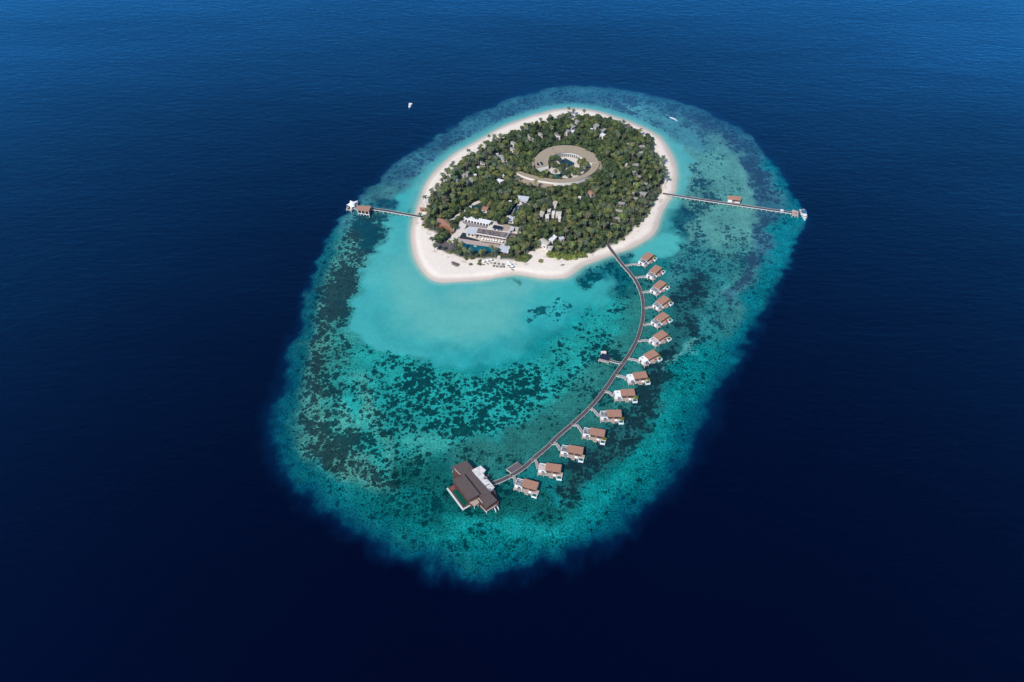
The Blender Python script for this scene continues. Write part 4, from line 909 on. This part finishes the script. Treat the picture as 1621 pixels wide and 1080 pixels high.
# ------------------------------------------------------------------ east pier
jetty('pier', 'long straight pier with pale posts from the east beach to the arrival platform', 'pier', [(1049,306.4),(1080,311.3),(1140,320.4),(1200,329),(1256,337.2)], 2.9, JZ, step=4.4, k=2, pr=.22)
w = WW([(1254.8,331.8),(1264,334.4),(1263.6,342.4),(1254,341)], JZ+.1); c = cent(w); t = thing('arrival_platform', 'square pinkish arrival platform at the sea end of the east pier', 'platform', (c[0], c[1], 0)); w = local(w, c)
MB().prism(w, JZ-.35, JZ+.1).build('deck', 'pale_boards', t)
for x_, y_ in w+[((w[2][0]+w[3][0])/2, (w[2][1]+w[3][1])/2)]: MB().tube((x_*.93, y_*.93, -2), (x_*.93, y_*.93, JZ-.2), .28).build('leg', 'concrete_post', t)
MB().box(-1, 1, -1, -.2, JZ+.1, JZ+.6).build('bench', 'red_fabric', t)
w = WW([(1152.3,310.2),(1174,312),(1172.6,317.4),(1151.8,315.4)], 5.4); c = cent(w); t = thing('pier_hut', 'hut with a terracotta roof and white left wall beside the east pier', 'hut', (c[0], c[1], 0)); w = local(w, c)
MB().prism(w, [5.6, 5.6, 5.0, 5.0], [5.85, 5.85, 5.25, 5.25]).build('roof', 'terracotta', t)
MB().prism([(x*1.0, y*1.0) for x, y in w], JZ-.35, JZ+.03).build('deck', 'pale_boards', t)
l = lambda a, b, k: (a[0]*(1-k)+b[0]*k, a[1]*(1-k)+b[1]*k)
MB().prism([(x*.93, y*.85) for x, y in (w[0], l(w[0], w[1], .36), l(w[3], w[2], .36), w[3])], JZ, 5.05).build('wall', 'white_paint', t)
MB().prism([(x*.93, y*.85+.4) for x, y in (l(w[0], w[1], .37), w[1], l(w[1], w[2], .6), l(l(w[0], w[1], .37), l(w[3], w[2], .37), .6))], JZ, 5.05).build('back_wall', 'brown_wood', t)
q = l(w[3], w[2], .62); MB().obox((q[0], q[1]*.9), (w[2][0]*.93, w[2][1]*.9), .3, JZ, JZ+1.1).build('counter', 'white_paint', t)
for p in w: MB().tube((p[0]*.93, p[1]*.9, -2), (p[0]*.93, p[1]*.9, JZ-.2), .22).build('leg', 'concrete_post', t); MB().box(p[0]*.93-.12, p[0]*.93+.12, p[1]*.9-.12, p[1]*.9+.12, JZ, 5.1).build('column', 'brown_wood', t)
x_, y_ = W(1238, 333.6, JZ+.8); t = thing('cart', 'small white luggage cart standing on the outer part of the east pier', 'cart', (x_, y_, JZ), R(-10))
MB().box(-1.4, 1.4, -.6, .6, .35, .95).build('body', 'white_paint', t); MB().box(-1.4, 1.0, -.65, .65, 1.7, 1.8).build('canopy', 'white_paint', t)
for a in (-1., 1.):
    for b in (-.62, .62): MB().tube((a, b-.06, .25), (a, b+.06, .25), .25, n=10).build('wheel', 'dark_fabric', t)
for a in (-1.3, .9):
    for b in (-.55, .55): MB().tube((a, b, .9), (a, b, 1.72), .04).build('canopy_post', 'white_paint', t)

# ------------------------------------------------------------------ boats
def hull(Ln, B, H, n=14, stern=.85, m=8):
    vs = []; fs = []
    for i in range(n+1):
        s = i/n; x = -Ln/2+Ln*s; b = B/2*(stern+(1-stern)*min(1, s*3)) if s < .45 else B/2*math.cos((s-.45)/.55*math.pi/2)**.62
        b = max(b, .03); sheer = H*(1+.28*max(0, s-.4)**1.5/.46)
        for k in range(m+1):
            a = -math.pi/2+math.pi*k/m; ww = math.sin(a); zz = -.5+(sheer+.5)*(abs(ww)**2.2); vs.append((x, b*ww if abs(ww) < .999 else b*ww, zz))
    w_ = m+1
    for i in range(n):
        for k in range(m): fs.append((i*w_+k, i*w_+k+1, (i+1)*w_+k+1, (i+1)*w_+k))
    fs.append(tuple(range(w_))); return vs, fs
def yacht(x, y, rz, Ln, B, H, label, big=True):
    t = thing('motor_boat', label, 'boat', (x, y, 0), rz)
    vs, fs = hull(Ln, B, H); MB().add(vs, fs).build('hull', 'boat_white', t, True)
    n = 14; dk = []; 
    for i in range(n+1): dk.append((vs[i*9][0], vs[i*9][1]*.93, vs[i*9][2]-.18))
    dk2 = [(p[0], -p[1], p[2]) for p in dk]; m = MB(); m.add(dk+dk2, [(i, i+1, n+2+i, n+1+i) for i in range(n)]); m.build('deck', 'boat_white' if not big else 'pale_boards', t)
    b0 = B*.36
    MB().prism([(-Ln*.12, -b0), (Ln*.20, -b0*.85), (Ln*.28, 0), (Ln*.20, b0*.85), (-Ln*.12, b0)], H*.9, H+1.3).build('cabin', 'boat_white', t)
    MB().prism([(Ln*.10, -b0*.92), (Ln*.205, -b0*.9), (Ln*.29, 0), (Ln*.205, b0*.9), (Ln*.10, b0*.92)], H+.55, H+1.05).build('windscreen', 'glass', t)
    if big:
        MB().prism([(-Ln*.26, -B*.38), (Ln*.06, -B*.38), (Ln*.10, 0), (Ln*.06, B*.38), (-Ln*.26, B*.38)], H+2.3, H+2.42).build('hard_top', 'boat_blue', t)
        for a in (-Ln*.24, Ln*.04):
            for b in (-B*.34, B*.34): MB().tube((a, b, H*.8), (a, b, H+2.3), .06).build('top_post', 'boat_white', t)
        MB().box(-Ln*.42, -Ln*.34, -B*.3, B*.3, H*.7, H*.7+.55).build('stern_seat', 'white_canvas', t)
        MB().box(Ln*.28, Ln*.36, -B*.16, B*.16, H*.95, H*.95+.35).build('sun_pad', 'white_canvas', t)
        MB().tube((-Ln*.2, 0, H+2.4), (-Ln*.24, 0, H+4), .06).build('radar_mast', 'boat_white', t)
    else: MB().prism([(-Ln*.2, -B*.36), (Ln*.08, -B*.36), (Ln*.08, B*.36), (-Ln*.2, B*.36)], H+1.7, H+1.8).build('hard_top', 'white_canvas', t); [MB().tube((a, b, H*.8), (a, b, H+1.7), .05).build('top_post', 'boat_white', t) for a in (-Ln*.18, Ln*.06) for b in (-B*.32, B*.32)]
    return t
x_, y_ = W(1272, 340, 1.5); yacht(x_, y_, R(-92), 15.5, 6.0, 1.8, 'white motor yacht with a blue top moored at the east pier platform')
x_, y_ = W(649.2, 167.5, 1); yacht(x_, y_, R(-98), 9.5, 3.6, 1.3, 'small white boat alone on the open sea off the north west reef', False)
a, b = W(1059.8, 185.2, .6), W(1072.6, 190.8, .6); Ln = math.dist(a, b)
t = thing('long_boat', 'long narrow white boat floating over the north east reef', 'boat', ((a[0]+b[0])/2, (a[1]+b[1])/2, 0), math.atan2(b[1]-a[1], b[0]-a[0]))
vs, fs = hull(Ln, 1.15, .3); MB().add(vs, fs).build('hull', 'boat_white', t, True); MB().box(-Ln*.3, Ln*.25, -.45, .45, 1.0, 1.06).build('awning', 'white_canvas', t)
MB().prism([(-Ln*.44, -.4), (Ln*.3, -.42), (Ln*.3, .42), (-Ln*.44, .4)], .12, .2).build('deck', 'boat_white', t)
for q in (-Ln*.28, 0, Ln*.23):
    for s in (-.42, .42): MB().tube((q, s, .2), (q, s, 1.02), .04).build('awning_post', 'boat_white', t)
for i, (px, py, lb) in enumerate([(965,157,'small dark float over the north reef')]):
    x_, y_ = W(px, py, .2); t = thing('buoy', lb, 'buoy', (x_, y_, 0)); m = MB()
    m.tube((0, 0, -.3), (0, 0, .2), .5, .5, 8); m.tube((0, 0, .2), (0, 0, .4), .5, .2, 8); m.build('float', 'white_paint' if i else 'dark_fabric', t); MB().tube((0, 0, .4), (0, 0, .7), .03).build('staff', 'white_paint', t)

# ------------------------------------------------------------------ trees
LEAFC = {  # the leaf colour classes
 'dark green': (.056, .086, .028), 'mid green': (.092, .118, .034), 'olive green': (.135, .146, .044), 'bright yellow green': (.115, .150, .040), 'greyish green': (.085, .112, .065), 'brownish': (.120, .112, .062), 'fresh green': (.165, .205, .042)}
def leafcloud(n, rad, hz, seed, lobes=7, size=.55, base=0., flat=.75):
    """leaf clumps spread over a few lobes; returns verts (4n,3), brightness (4n,)"""
    g = np.random.default_rng(seed); c = g.normal(0, 1, (lobes, 3)); c /= np.linalg.norm(c, axis=1)[:, None]; c *= g.uniform(.25, .62, (lobes, 1))
    c[:, 2] = np.abs(c[:, 2])*.8; c[0] = (0, 0, .35); lr = g.uniform(.34, .58, lobes); lb = g.uniform(.58, 1.4, lobes)  # random lobe brightness paints sunlit highlights into the leaf colour
    k = g.integers(0, lobes, n); dn = g.normal(0, 1, (n, 3)); dn /= np.linalg.norm(dn, axis=1)[:, None]
    dn[:, 2] = np.where(dn[:, 2] < -.35, -dn[:, 2], dn[:, 2])
    p = c[k]+dn*(lr[k]*g.uniform(.72, 1.06, n))[:, None]
    p = p*np.array([rad, rad, hz]); p[:, 2] += base
    nr = dn+g.normal(0, .38, (n, 3)); nr /= np.linalg.norm(nr, axis=1)[:, None]
    u = np.cross(nr, g.normal(0, 1, (n, 3))); u /= np.linalg.norm(u, axis=1)[:, None]; v = np.cross(nr, u); s = g.uniform(.6, 1.25, (n, 1))*size
    V = np.stack([p-u*s-v*s*.6, p+u*s-v*s*.6, p+u*s*.8+v*s*.7, p-u*s*.8+v*s*.7], 1).reshape(-1, 3)
    b = np.repeat(lb[k]*g.uniform(.72, 1.3, n), 4)
    return V, b
def quads(n): return np.arange(4*n).reshape(-1, 4)
def tree_mesh(seed, h, r):
    """trunk + crown meshes for a broadleaf tree"""
    g = random.Random(seed); m = MB(); m.tube((0, 0, -.3), (g.uniform(-.2, .2), g.uniform(-.2, .2), h*.5), .24, .16, 7)
    for k in range(5):
        a = 2*math.pi*k/5+g.random(); m.tube((0, 0, h*(.35+.04*k)), (math.cos(a)*r*.6, math.sin(a)*r*.6, h*g.uniform(.62, .85)), .12, .05, 5)
    V, b = leafcloud(420, r, h*.46, seed, 8, .46, h*.46)
    return m, V, b
PROT = []
def to_mesh(mb, name, m_):
    o = mb.build(name, m_); me = o.data; bpy.data.objects.remove(o); return me
def leaf_me(name, V, b, Fq_=None):
    o = bulk(name, V, quads(len(V)//4) if Fq_ is None else Fq_, 'foliage', np.repeat(b[:, None], 3, 1)); me = o.data; bpy.data.objects.remove(o); return me
TREES = []
for s, (h, r) in enumerate([(7.5, 3.6), (8.5, 4.1), (6.5, 3.3), (9.2, 4.6), (7.0, 4.2), (8.0, 3.4)]):
    m, V, b = tree_mesh(100+s, h, r); TREES.append((to_mesh(m, 'trunk', 'bark'), leaf_me('crown', V, b), V, b, h, r))
BUSH = []
for s, (h, r) in enumerate([(1.6, 2.0), (2.1, 2.4), (1.3, 1.7)]):
    V, b = leafcloud(260, r, h*.75, 300+s, 8, .30, .25); m = MB()
    for k in range(5): a = 2*math.pi*k/5; m.tube((0, 0, -.2), (math.cos(a)*r*.4, math.sin(a)*r*.4, h*.6), .06, .03, 4)
    BUSH.append((to_mesh(m, 'stem', 'bark'), leaf_me('foliage', V, b), h, r))
def palm_mesh(seed, h):
    g = random.Random(seed); m = MB(); lx, ly = g.uniform(-1, 1), g.uniform(-1, 1); pts = [(lx*(k/5)**2, ly*(k/5)**2, -.3+(h+.3)*k/5) for k in range(6)]
    for k in range(5): m.tube(pts[k], pts[k+1], .22-.022*k, .2-.022*k, 6)
    V = []; b = []; top_ = pts[-1]
    for k in range(19):
        a = 2*math.pi*k/19*1.0+g.uniform(-.15, .15)+(.5 if k % 2 else 0); el = g.uniform(.15, .95) if k % 3 else g.uniform(-.4, .1); Lf = g.uniform(2.7, 3.5); br = g.uniform(.7, 1.35); seg = 5
        P = []
        for j in range(seg+1):
            s = j/seg; e = el-s*1.5; rr = 0; 
            P.append(None)
        x = y = 0.; z_ = 0.; P = [(0, 0, 0)]
        for j in range(seg):
            e = el-(j+.5)/seg*1.45; x += Lf/seg*math.cos(e); z_ += Lf/seg*math.sin(e); P.append((x, 0, z_))
        ca, sa = math.cos(a), math.sin(a)
        for j in range(seg):
            w0 = .16+.34*math.sin(math.pi*min(1, (j+.15)/seg)); w1 = .16+.34*math.sin(math.pi*min(1, (j+1)/seg)) if j < seg-1 else .04
            for sd in (-1, 1):
                q = [(P[j][0], 0, P[j][2]), (P[j+1][0], 0, P[j+1][2]), (P[j+1][0], sd*w1, P[j+1][2]-.22), (P[j][0], sd*w0, P[j][2]-.22)]
                for (qx, qy, qz) in q: V.append((top_[0]+qx*ca-qy*sa, top_[1]+qx*sa+qy*ca, top_[2]+qz)); b.append(br)
    return m, np.array(V), np.array(b)
PALMS = []
for s, h in enumerate([8.5, 10., 11.5, 7.2]):
    m, V, b = palm_mesh(500+s, h); PALMS.append((to_mesh(m, 'trunk', 'palm_bark'), leaf_me('crown', V, b), h))

LAND = [((897,262),'the ring building'),((780,372),'the dark roofed dining hall'),((874,334),'the central cream cluster'),((861,384),'the large cream roof'),((709,358),'the terracotta building'),((829,315),'the spa building'),((760,395),'the long teal pool'),((965,392),'the boardwalk root'),((1018,290),'the east villa row'),((975,345),'the southern east villas'),((1005,232),'the northern east villas'),((902,202),'the north bungalow pair'),((948,204),'the north east bungalows'),((795,248),'the north west hipped roof'),((792,285),'the bluish white roof'),((738,275),'the long narrow grey roof'),((812,230),'the two pale green roofs'),((768,329),'the brown and white building'),((935,304),'the peaked brown hut'),((675,340),'the west pier root'),((1050,307),'the east pier root'),((800,345),'the narrow spa pool'),((840,212),'the grey north west roof'),((920,400),'the south hedge')]
SIDE = ['right of', 'behind and right of', 'behind', 'behind and left of', 'left of', 'in front and left of', 'in front of', 'in front and right of']
def where(x, y):
    px, py = project(x, y, GZ); best = min(LAND, key=lambda l_: (l_[0][0]-px)**2+((l_[0][1]-py)*1.5)**2)
    a = math.atan2(-(py-best[0][1])*1.5, px-best[0][0]); return SIDE[int(round(a/(math.pi/4))) % 8]+' '+best[1]
from collections import defaultdict
def plant(kind, cat, x, y, z, s, cls, proto, leafname, stemname, look, group, loc=None, sz=None):
    lab = f'{look} {loc or where(x, y)}'
    if len(lab.split()) > 16: lab = lab.replace(' of the island', '').replace('in front and', 'front').replace('the dark roofed', 'the').replace('the brown and white building', 'the brown hut').replace('front right of', 'right of').replace('front left of', 'left of').replace('coconut ', '')
    t = thing(kind, lab, cat, (x, y, z), random.uniform(0, 6.28), group)
    t.scale = (s, s, s*(sz or 1))
    for nm, me in ((stemname, proto[0]), (leafname, proto[1])):
        o = bpy.data.objects.new(nm, me); col.objects.link(o); o.parent = t
        if nm == leafname: k = random.uniform(.88, 1.14); c_ = LEAFC[cls]; o.color = (c_[0]*k*random.uniform(.93, 1.07), c_[1]*k, c_[2]*k, 1)
    return t
# scatter inside the vegetation outline
cand = []; gs = 4.7
for j, yy in enumerate(np.arange(470, 800, gs*.87)):
    for xx in np.arange(-112, 222, gs):
        cand.append((xx+(gs/2 if j % 2 else 0)+random.uniform(-1.5, 1.5), yy+random.uniform(-1.4, 1.4)))
cx_, cy_ = np.array([p[0] for p in cand]), np.array([p[1] for p in cand])
dvg = sdf(cx_, cy_, veg_w); ok = dvg > .6
for e in EXCL: ok &= ~inside(cx_, cy_, e)
dn_px, dn_py = project(cx_, cy_, GZ)
clsn = fbm(cx_, cy_, 30, 200); clsn2 = fbm(cx_, cy_, 10, 210)
trees = []; palms = []; bushes = []
PALMZ = [([(675,300),(720,265),(750,290),(745,320),(700,340),(690,380),(670,350)], .62), ([(690,382),(720,395),(800,402),(835,400),(835,418),(700,405)], .72), ([(995,250),(1050,260),(1050,320),(1010,370),(960,395),(930,395),(960,340),(1000,320)], .30), ([(870,350),(960,350),(970,395),(870,410)], .34), ([(780,300),(860,290),(960,300),(940,350),(830,350)], .12), ([(740,230),(800,210),(830,280),(760,290)], .30)]
def cls_for(a, b, r_):
    v = a*1.2+b+r_*.11-.02
    return 'dark green' if v < -.03 else 'mid green' if v < .045 else 'olive green' if v < .125 else 'bright yellow green' if v < .21 and r_ > -.1 else 'greyish green'
for i in np.nonzero(ok)[0]:
    pr = .07
    for pz, q in PALMZ:
        if inside(np.array([dn_px[i]]), np.array([dn_py[i]]), pz)[0]: pr = max(pr, q)
    r_ = random.random()
    if dvg[i] < 3.2 and dn_py[i] > 300 and r_ < .75 and dn_py[i] < 1000: bushes.append((cand[i][0], cand[i][1], dvg[i])); continue
    if r_ < pr and (random.random() < .8): palms.append((cand[i][0], cand[i][1]))
    else: trees.append((cand[i][0], cand[i][1], cls_for(clsn[i], clsn2[i], random.uniform(-1, 1)), dvg[i]))
# trees in the ring courtyard (traced)
CY = [((710,330),'dark green',1.15),((780,320),'dark green',1.1),((840,345),'dark green',.9),((800,450),'dark green',1.0),((745,430),'mid green',.9),((860,500),'mid green',.95),((950,560),'dark green',1.05),((1010,520),'mid green',1.0),((1060,470),'olive green',.8),((1130,500),'bright yellow green',.8),((1180,420),'olive green',1.0),((1240,380),'mid green',1.0),((1250,330),'brownish',.8),((1280,440),'mid green',1.0),((1180,350),'olive green',.8),((900,440),'dark green',.8),((960,430),'mid green',.7),((1080,560),'mid green',.8),((1150,560),'olive green',.8),((1200,500),'mid green',.9),((690,400),'dark green',.7),((880,560),'dark green',.6),((620,590),'dark green',1.0),((540,600),'mid green',.9),((690,620),'dark green',.8),((1000,600),'mid green',.8),((480,570),'dark green',.8),((420,540),'dark green',.9)]
cyt = [(*W(805+a/10.46, 220+b/10.46, GZ+4), k, s*1.12) for (a, b), k, s in CY]
def dist0(x, y): return (x*x+y*y+ALT**2)**.5
trees.sort(key=lambda q: dist0(q[0], q[1])+random.uniform(-25, 25))
ind = trees[:300-len(cyt)]; rest = trees[300-len(cyt):]
for (x, y, k, s) in cyt:
    plant('broadleaf_tree', 'tree', x, y, GZ, s, k, random.choice(TREES), 'crown', 'trunk', f'{k} leafy tree', 'trees of the ring courtyard', 'growing inside the ring courtyard' if math.hypot(x-rc[0], y-rc[1]) < 20 else 'growing under the left end of the ring building')
def near_scale(dv_): return .62+.38*min(1, max(0, dv_)/12)
for (x, y, k, dv_) in ind:
    s = random.choice((random.uniform(.62, .95), random.uniform(.9, 1.35)))*near_scale(dv_)
    plant('broadleaf_tree', 'tree', x, y, GZ, s, k, random.choice(TREES), 'crown', 'trunk', f'{k} {"small" if s < .75 else "wide" if s > 1.05 else "rounded"} tree', 'leafy trees of the island wood')
print('trees', len(trees), 'ind', len(ind), 'palms', len(palms), 'bushes', len(bushes))
# the rest of the wood, farther off, as one mass
VV = []; BB = []
for (x, y, k, dv_) in rest:
    p = random.choice(TREES); s = random.choice((random.uniform(.62, .95), random.uniform(.9, 1.35)))*near_scale(dv_); a = random.uniform(0, 6.28); ca, sa = math.cos(a), math.sin(a)
    V = p[2]*s; V = np.stack([V[:, 0]*ca-V[:, 1]*sa+x, V[:, 0]*sa+V[:, 1]*ca+y, V[:, 2]+GZ], 1)
    kk = random.uniform(.88, 1.14); VV.append(V); BB.append(p[3][:, None]*np.array(LEAFC[k])*kk)
VV = np.concatenate(VV); BB = np.concatenate(BB)
wood = bulk('woodland', VV, quads(len(VV)//4), 'foliage', BB); tag(wood, 'dense green wood filling the far part of the island behind the nearer trees', 'woodland', kind='stuff')
# palms
LONE = [(901,170,11),(907,173.5,8),(925,174.8,9.5),(901,178,9.5),(890,181,8),(871,182.5,9),(833,196,9),(792,213,9.5),(785,221,7),(716,261,7.5),(704.7,269,8),(709,270.5,9),(701,275.7,7.5),(700.6,284,7),(685,299,9),(741,238,8),(674,311,9),(681,313.6,9),(665,338,6),(685,377.6,9),(687,388,8),(1050.6,265,9),(1054.7,269,8.5),(1056,280,7.5),(690,296,9),(1049,276,9)]
lone = [(*W(a, b, GZ+h), h) for a, b, h in LONE]
ps = sorted(palms, key=lambda q: dist0(*q))[:300-len(lone)-4]
PC = ['olive green', 'mid green', 'greyish green', 'greyish green', 'olive green', 'mid green', 'brownish']
for x, y in ps:
    p = random.choice(PALMS); k = random.choice(PC)
    plant('palm_tree', 'palm tree', x, y, GZ, random.uniform(.8, 1.12), k, p, 'crown', 'trunk', f'{k} coconut palm', 'coconut palms in the wood')
for x, y, h in lone:
    p = min(PALMS, key=lambda q: abs(q[2]-h)); plant('palm_tree', 'palm tree', x, y, GZ, h/p[2], 'greyish green', p, 'crown', 'trunk', 'lone coconut palm standing at the beach edge', 'palms along the beach edge')
x_, y_ = W(854.8, 414, GZ); p = PALMS[3]; t = plant('young_palm', 'palm tree', x_, y_, GZ-.2, 1.0, 'olive green', p, 'crown', 'trunk', 'stemless bushy palm alone on the sand below the large cream roof', None, ' ', .12)
t['label'] = 'low bushy palm alone on the sand below the large cream roof'
# bushes along the beach
def bush(x, y, s, k, lb=None, grp='beach bushes', sz=1., base=GZ):
    t = plant('shrub', 'shrub', x, y, base, s, k, random.choice(BUSH), 'foliage', 'stem', f'{k} low bush', grp, None, sz)
    if lb: t['label'] = lb
    return t
bushes.sort(key=lambda q: dist0(q[0], q[1])); bn = 0
for x, y, dv_ in bushes[:190]:
    bush(x, y, random.uniform(.8, 1.35), random.choice(['bright yellow green', 'olive green', 'mid green', 'bright yellow green']), sz=1.25)
rb_ = [W(828+dx, 411+dy, GZ) for dx, dy in ((-8,0),(-4,2.5),(0,3.5),(4,2.5),(8,0),(6,-3),(0,-3),(-6,-3),(0,0))]
for i, (x, y) in enumerate(rb_): bush(x, y, 1.5, 'bright yellow green', 'bright green bush of the large rounded clump beside the white parasols', 'rounded clump of bushes', 1.3)
for a, b, lb in ((745,419.5,'small dome shaped bush alone on the sand before the palms'),(759.5,418.5,'bright green bush beside the leftmost of the three beach parasols'),(760,414,'taller green bush just behind the leftmost beach parasol')): x, y = W(a, b, GZ); bush(x, y, 1.15, 'bright yellow green', lb, 'bushes alone on the sand')
for i in range(34):     # hedge above the south beach and along the path
    a = i/33; x, y = W(868+a*56+random.uniform(-1, 1), 404.5+4*math.sin(a*2.6)+random.uniform(-4, 2), GZ); bush(x, y, random.uniform(1.3, 1.8), 'fresh green', 'bright green bush of the hedge above the south beach', 'hedge above the south beach', 1.3)
for i in range(16):
    a = i/15; x, y = W(719+a*14, 355-a*15+random.uniform(-1, 1), GZ); bush(x, y, random.uniform(1.1, 1.5), 'olive green' if i > 1 else 'bright yellow green', 'green bush of the hedge along the pale path by the curved building', 'hedge along the path', 1.2)
for i in range(22):
    a = i/21; x, y = W(740+a*42, 338.5+a*8.5+random.uniform(-1.2, 1.2), GZ); bush(x, y, random.uniform(1.0, 1.4), 'bright yellow green', 'bright green bush behind the long white roofed building', 'bushes behind the long white roof', 1.1)
for (x, y, z, k) in VPLANTS: bush(x, y, .95, 'fresh green', f'round yellow green shrub on the {k} overwater villa from the beach', 'shrubs on the villa terraces', 1.35, z)
for (x, y, k) in VPLANTERS: bush(x, y, .38, 'olive green', f'low green plant at the start of the {k} villa footbridge from the beach', 'plants at the footbridges', .8, JZ)
for i, (x, y) in enumerate(RPLANT): bush(x, y, .45, 'bright yellow green', ['plant box greenery nearest the white restaurant roof', 'middle plant box greenery beside the white restaurant roof', 'plant box greenery at the boardwalk end of the restaurant'][i], 'plants beside the restaurant roof', 1., D)

# ------------------------------------------------------------------ the air
hz = MB().box(-21000, 21000, -21000, 21000, -3, ALT+60)
m = bpy.data.materials.new('air'); m.use_nodes = True; N = m.node_tree.nodes; N.remove(N['Principled BSDF'])
v = N.new('ShaderNodeVolumePrincipled'); v.inputs['Color'].default_value = (.12, .42, 1, 1); v.inputs['Density'].default_value = HAZE; v.inputs['Anisotropy'].default_value = .2
m.node_tree.links.new(v.outputs[0], N['Material Output'].inputs['Volume']); MATS['air'] = m
hz = hz.build('haze', 'air'); tag(hz, 'thin blue haze of the air over the sea', kind='stuff')
# ------------------------------------------------------------------ light, sky, camera
az = math.atan2(-math.sin(R(58)), -math.cos(R(58))); el = R(46)     # where the sun stands
sd = (math.cos(az)*math.cos(el), math.sin(az)*math.cos(el), math.sin(el))
sun = bpy.data.lights.new('sun', 'SUN'); sun.energy = 3.3; sun.angle = R(.5); sun.color = (1, .925, .835)
so = bpy.data.objects.new('sun', sun); col.objects.link(so)
from mathutils import Vector
so.rotation_euler = Vector(sd).to_track_quat('Z', 'Y').to_euler(); so.location = (0, 0, 300)
wld = bpy.data.worlds.new('World'); sc.world = wld; wld.use_nodes = True; nt = wld.node_tree
sky = nt.nodes.new('ShaderNodeTexSky'); sky.sky_type = 'NISHITA'; sky.sun_disc = False; sky.sun_elevation = el; sky.sun_rotation = math.pi/2-az
sky.altitude = 400; sky.air_density = 1.; sky.dust_density = .3; sky.ozone_density = 3.
nt.links.new(sky.outputs[0], nt.nodes['Background'].inputs[0]); nt.nodes['Background'].inputs[1].default_value = .125
cam = bpy.data.cameras.new('camera'); cam.sensor_width = 36; cam.lens = 36*F/1621; cam.clip_end = 60000; cam.clip_start = 1
co = bpy.data.objects.new('camera', cam); col.objects.link(co); co.location = (0, 0, ALT); co.rotation_euler = (math.pi/2-PITCH, 0, 0); sc.camera = co
sc.view_settings.view_transform = 'Standard'; sc.view_settings.look = 'None'; sc.view_settings.exposure = .42; sc.view_settings.gamma = 1
sc.render.resolution_x = 1024; sc.render.resolution_y = 682
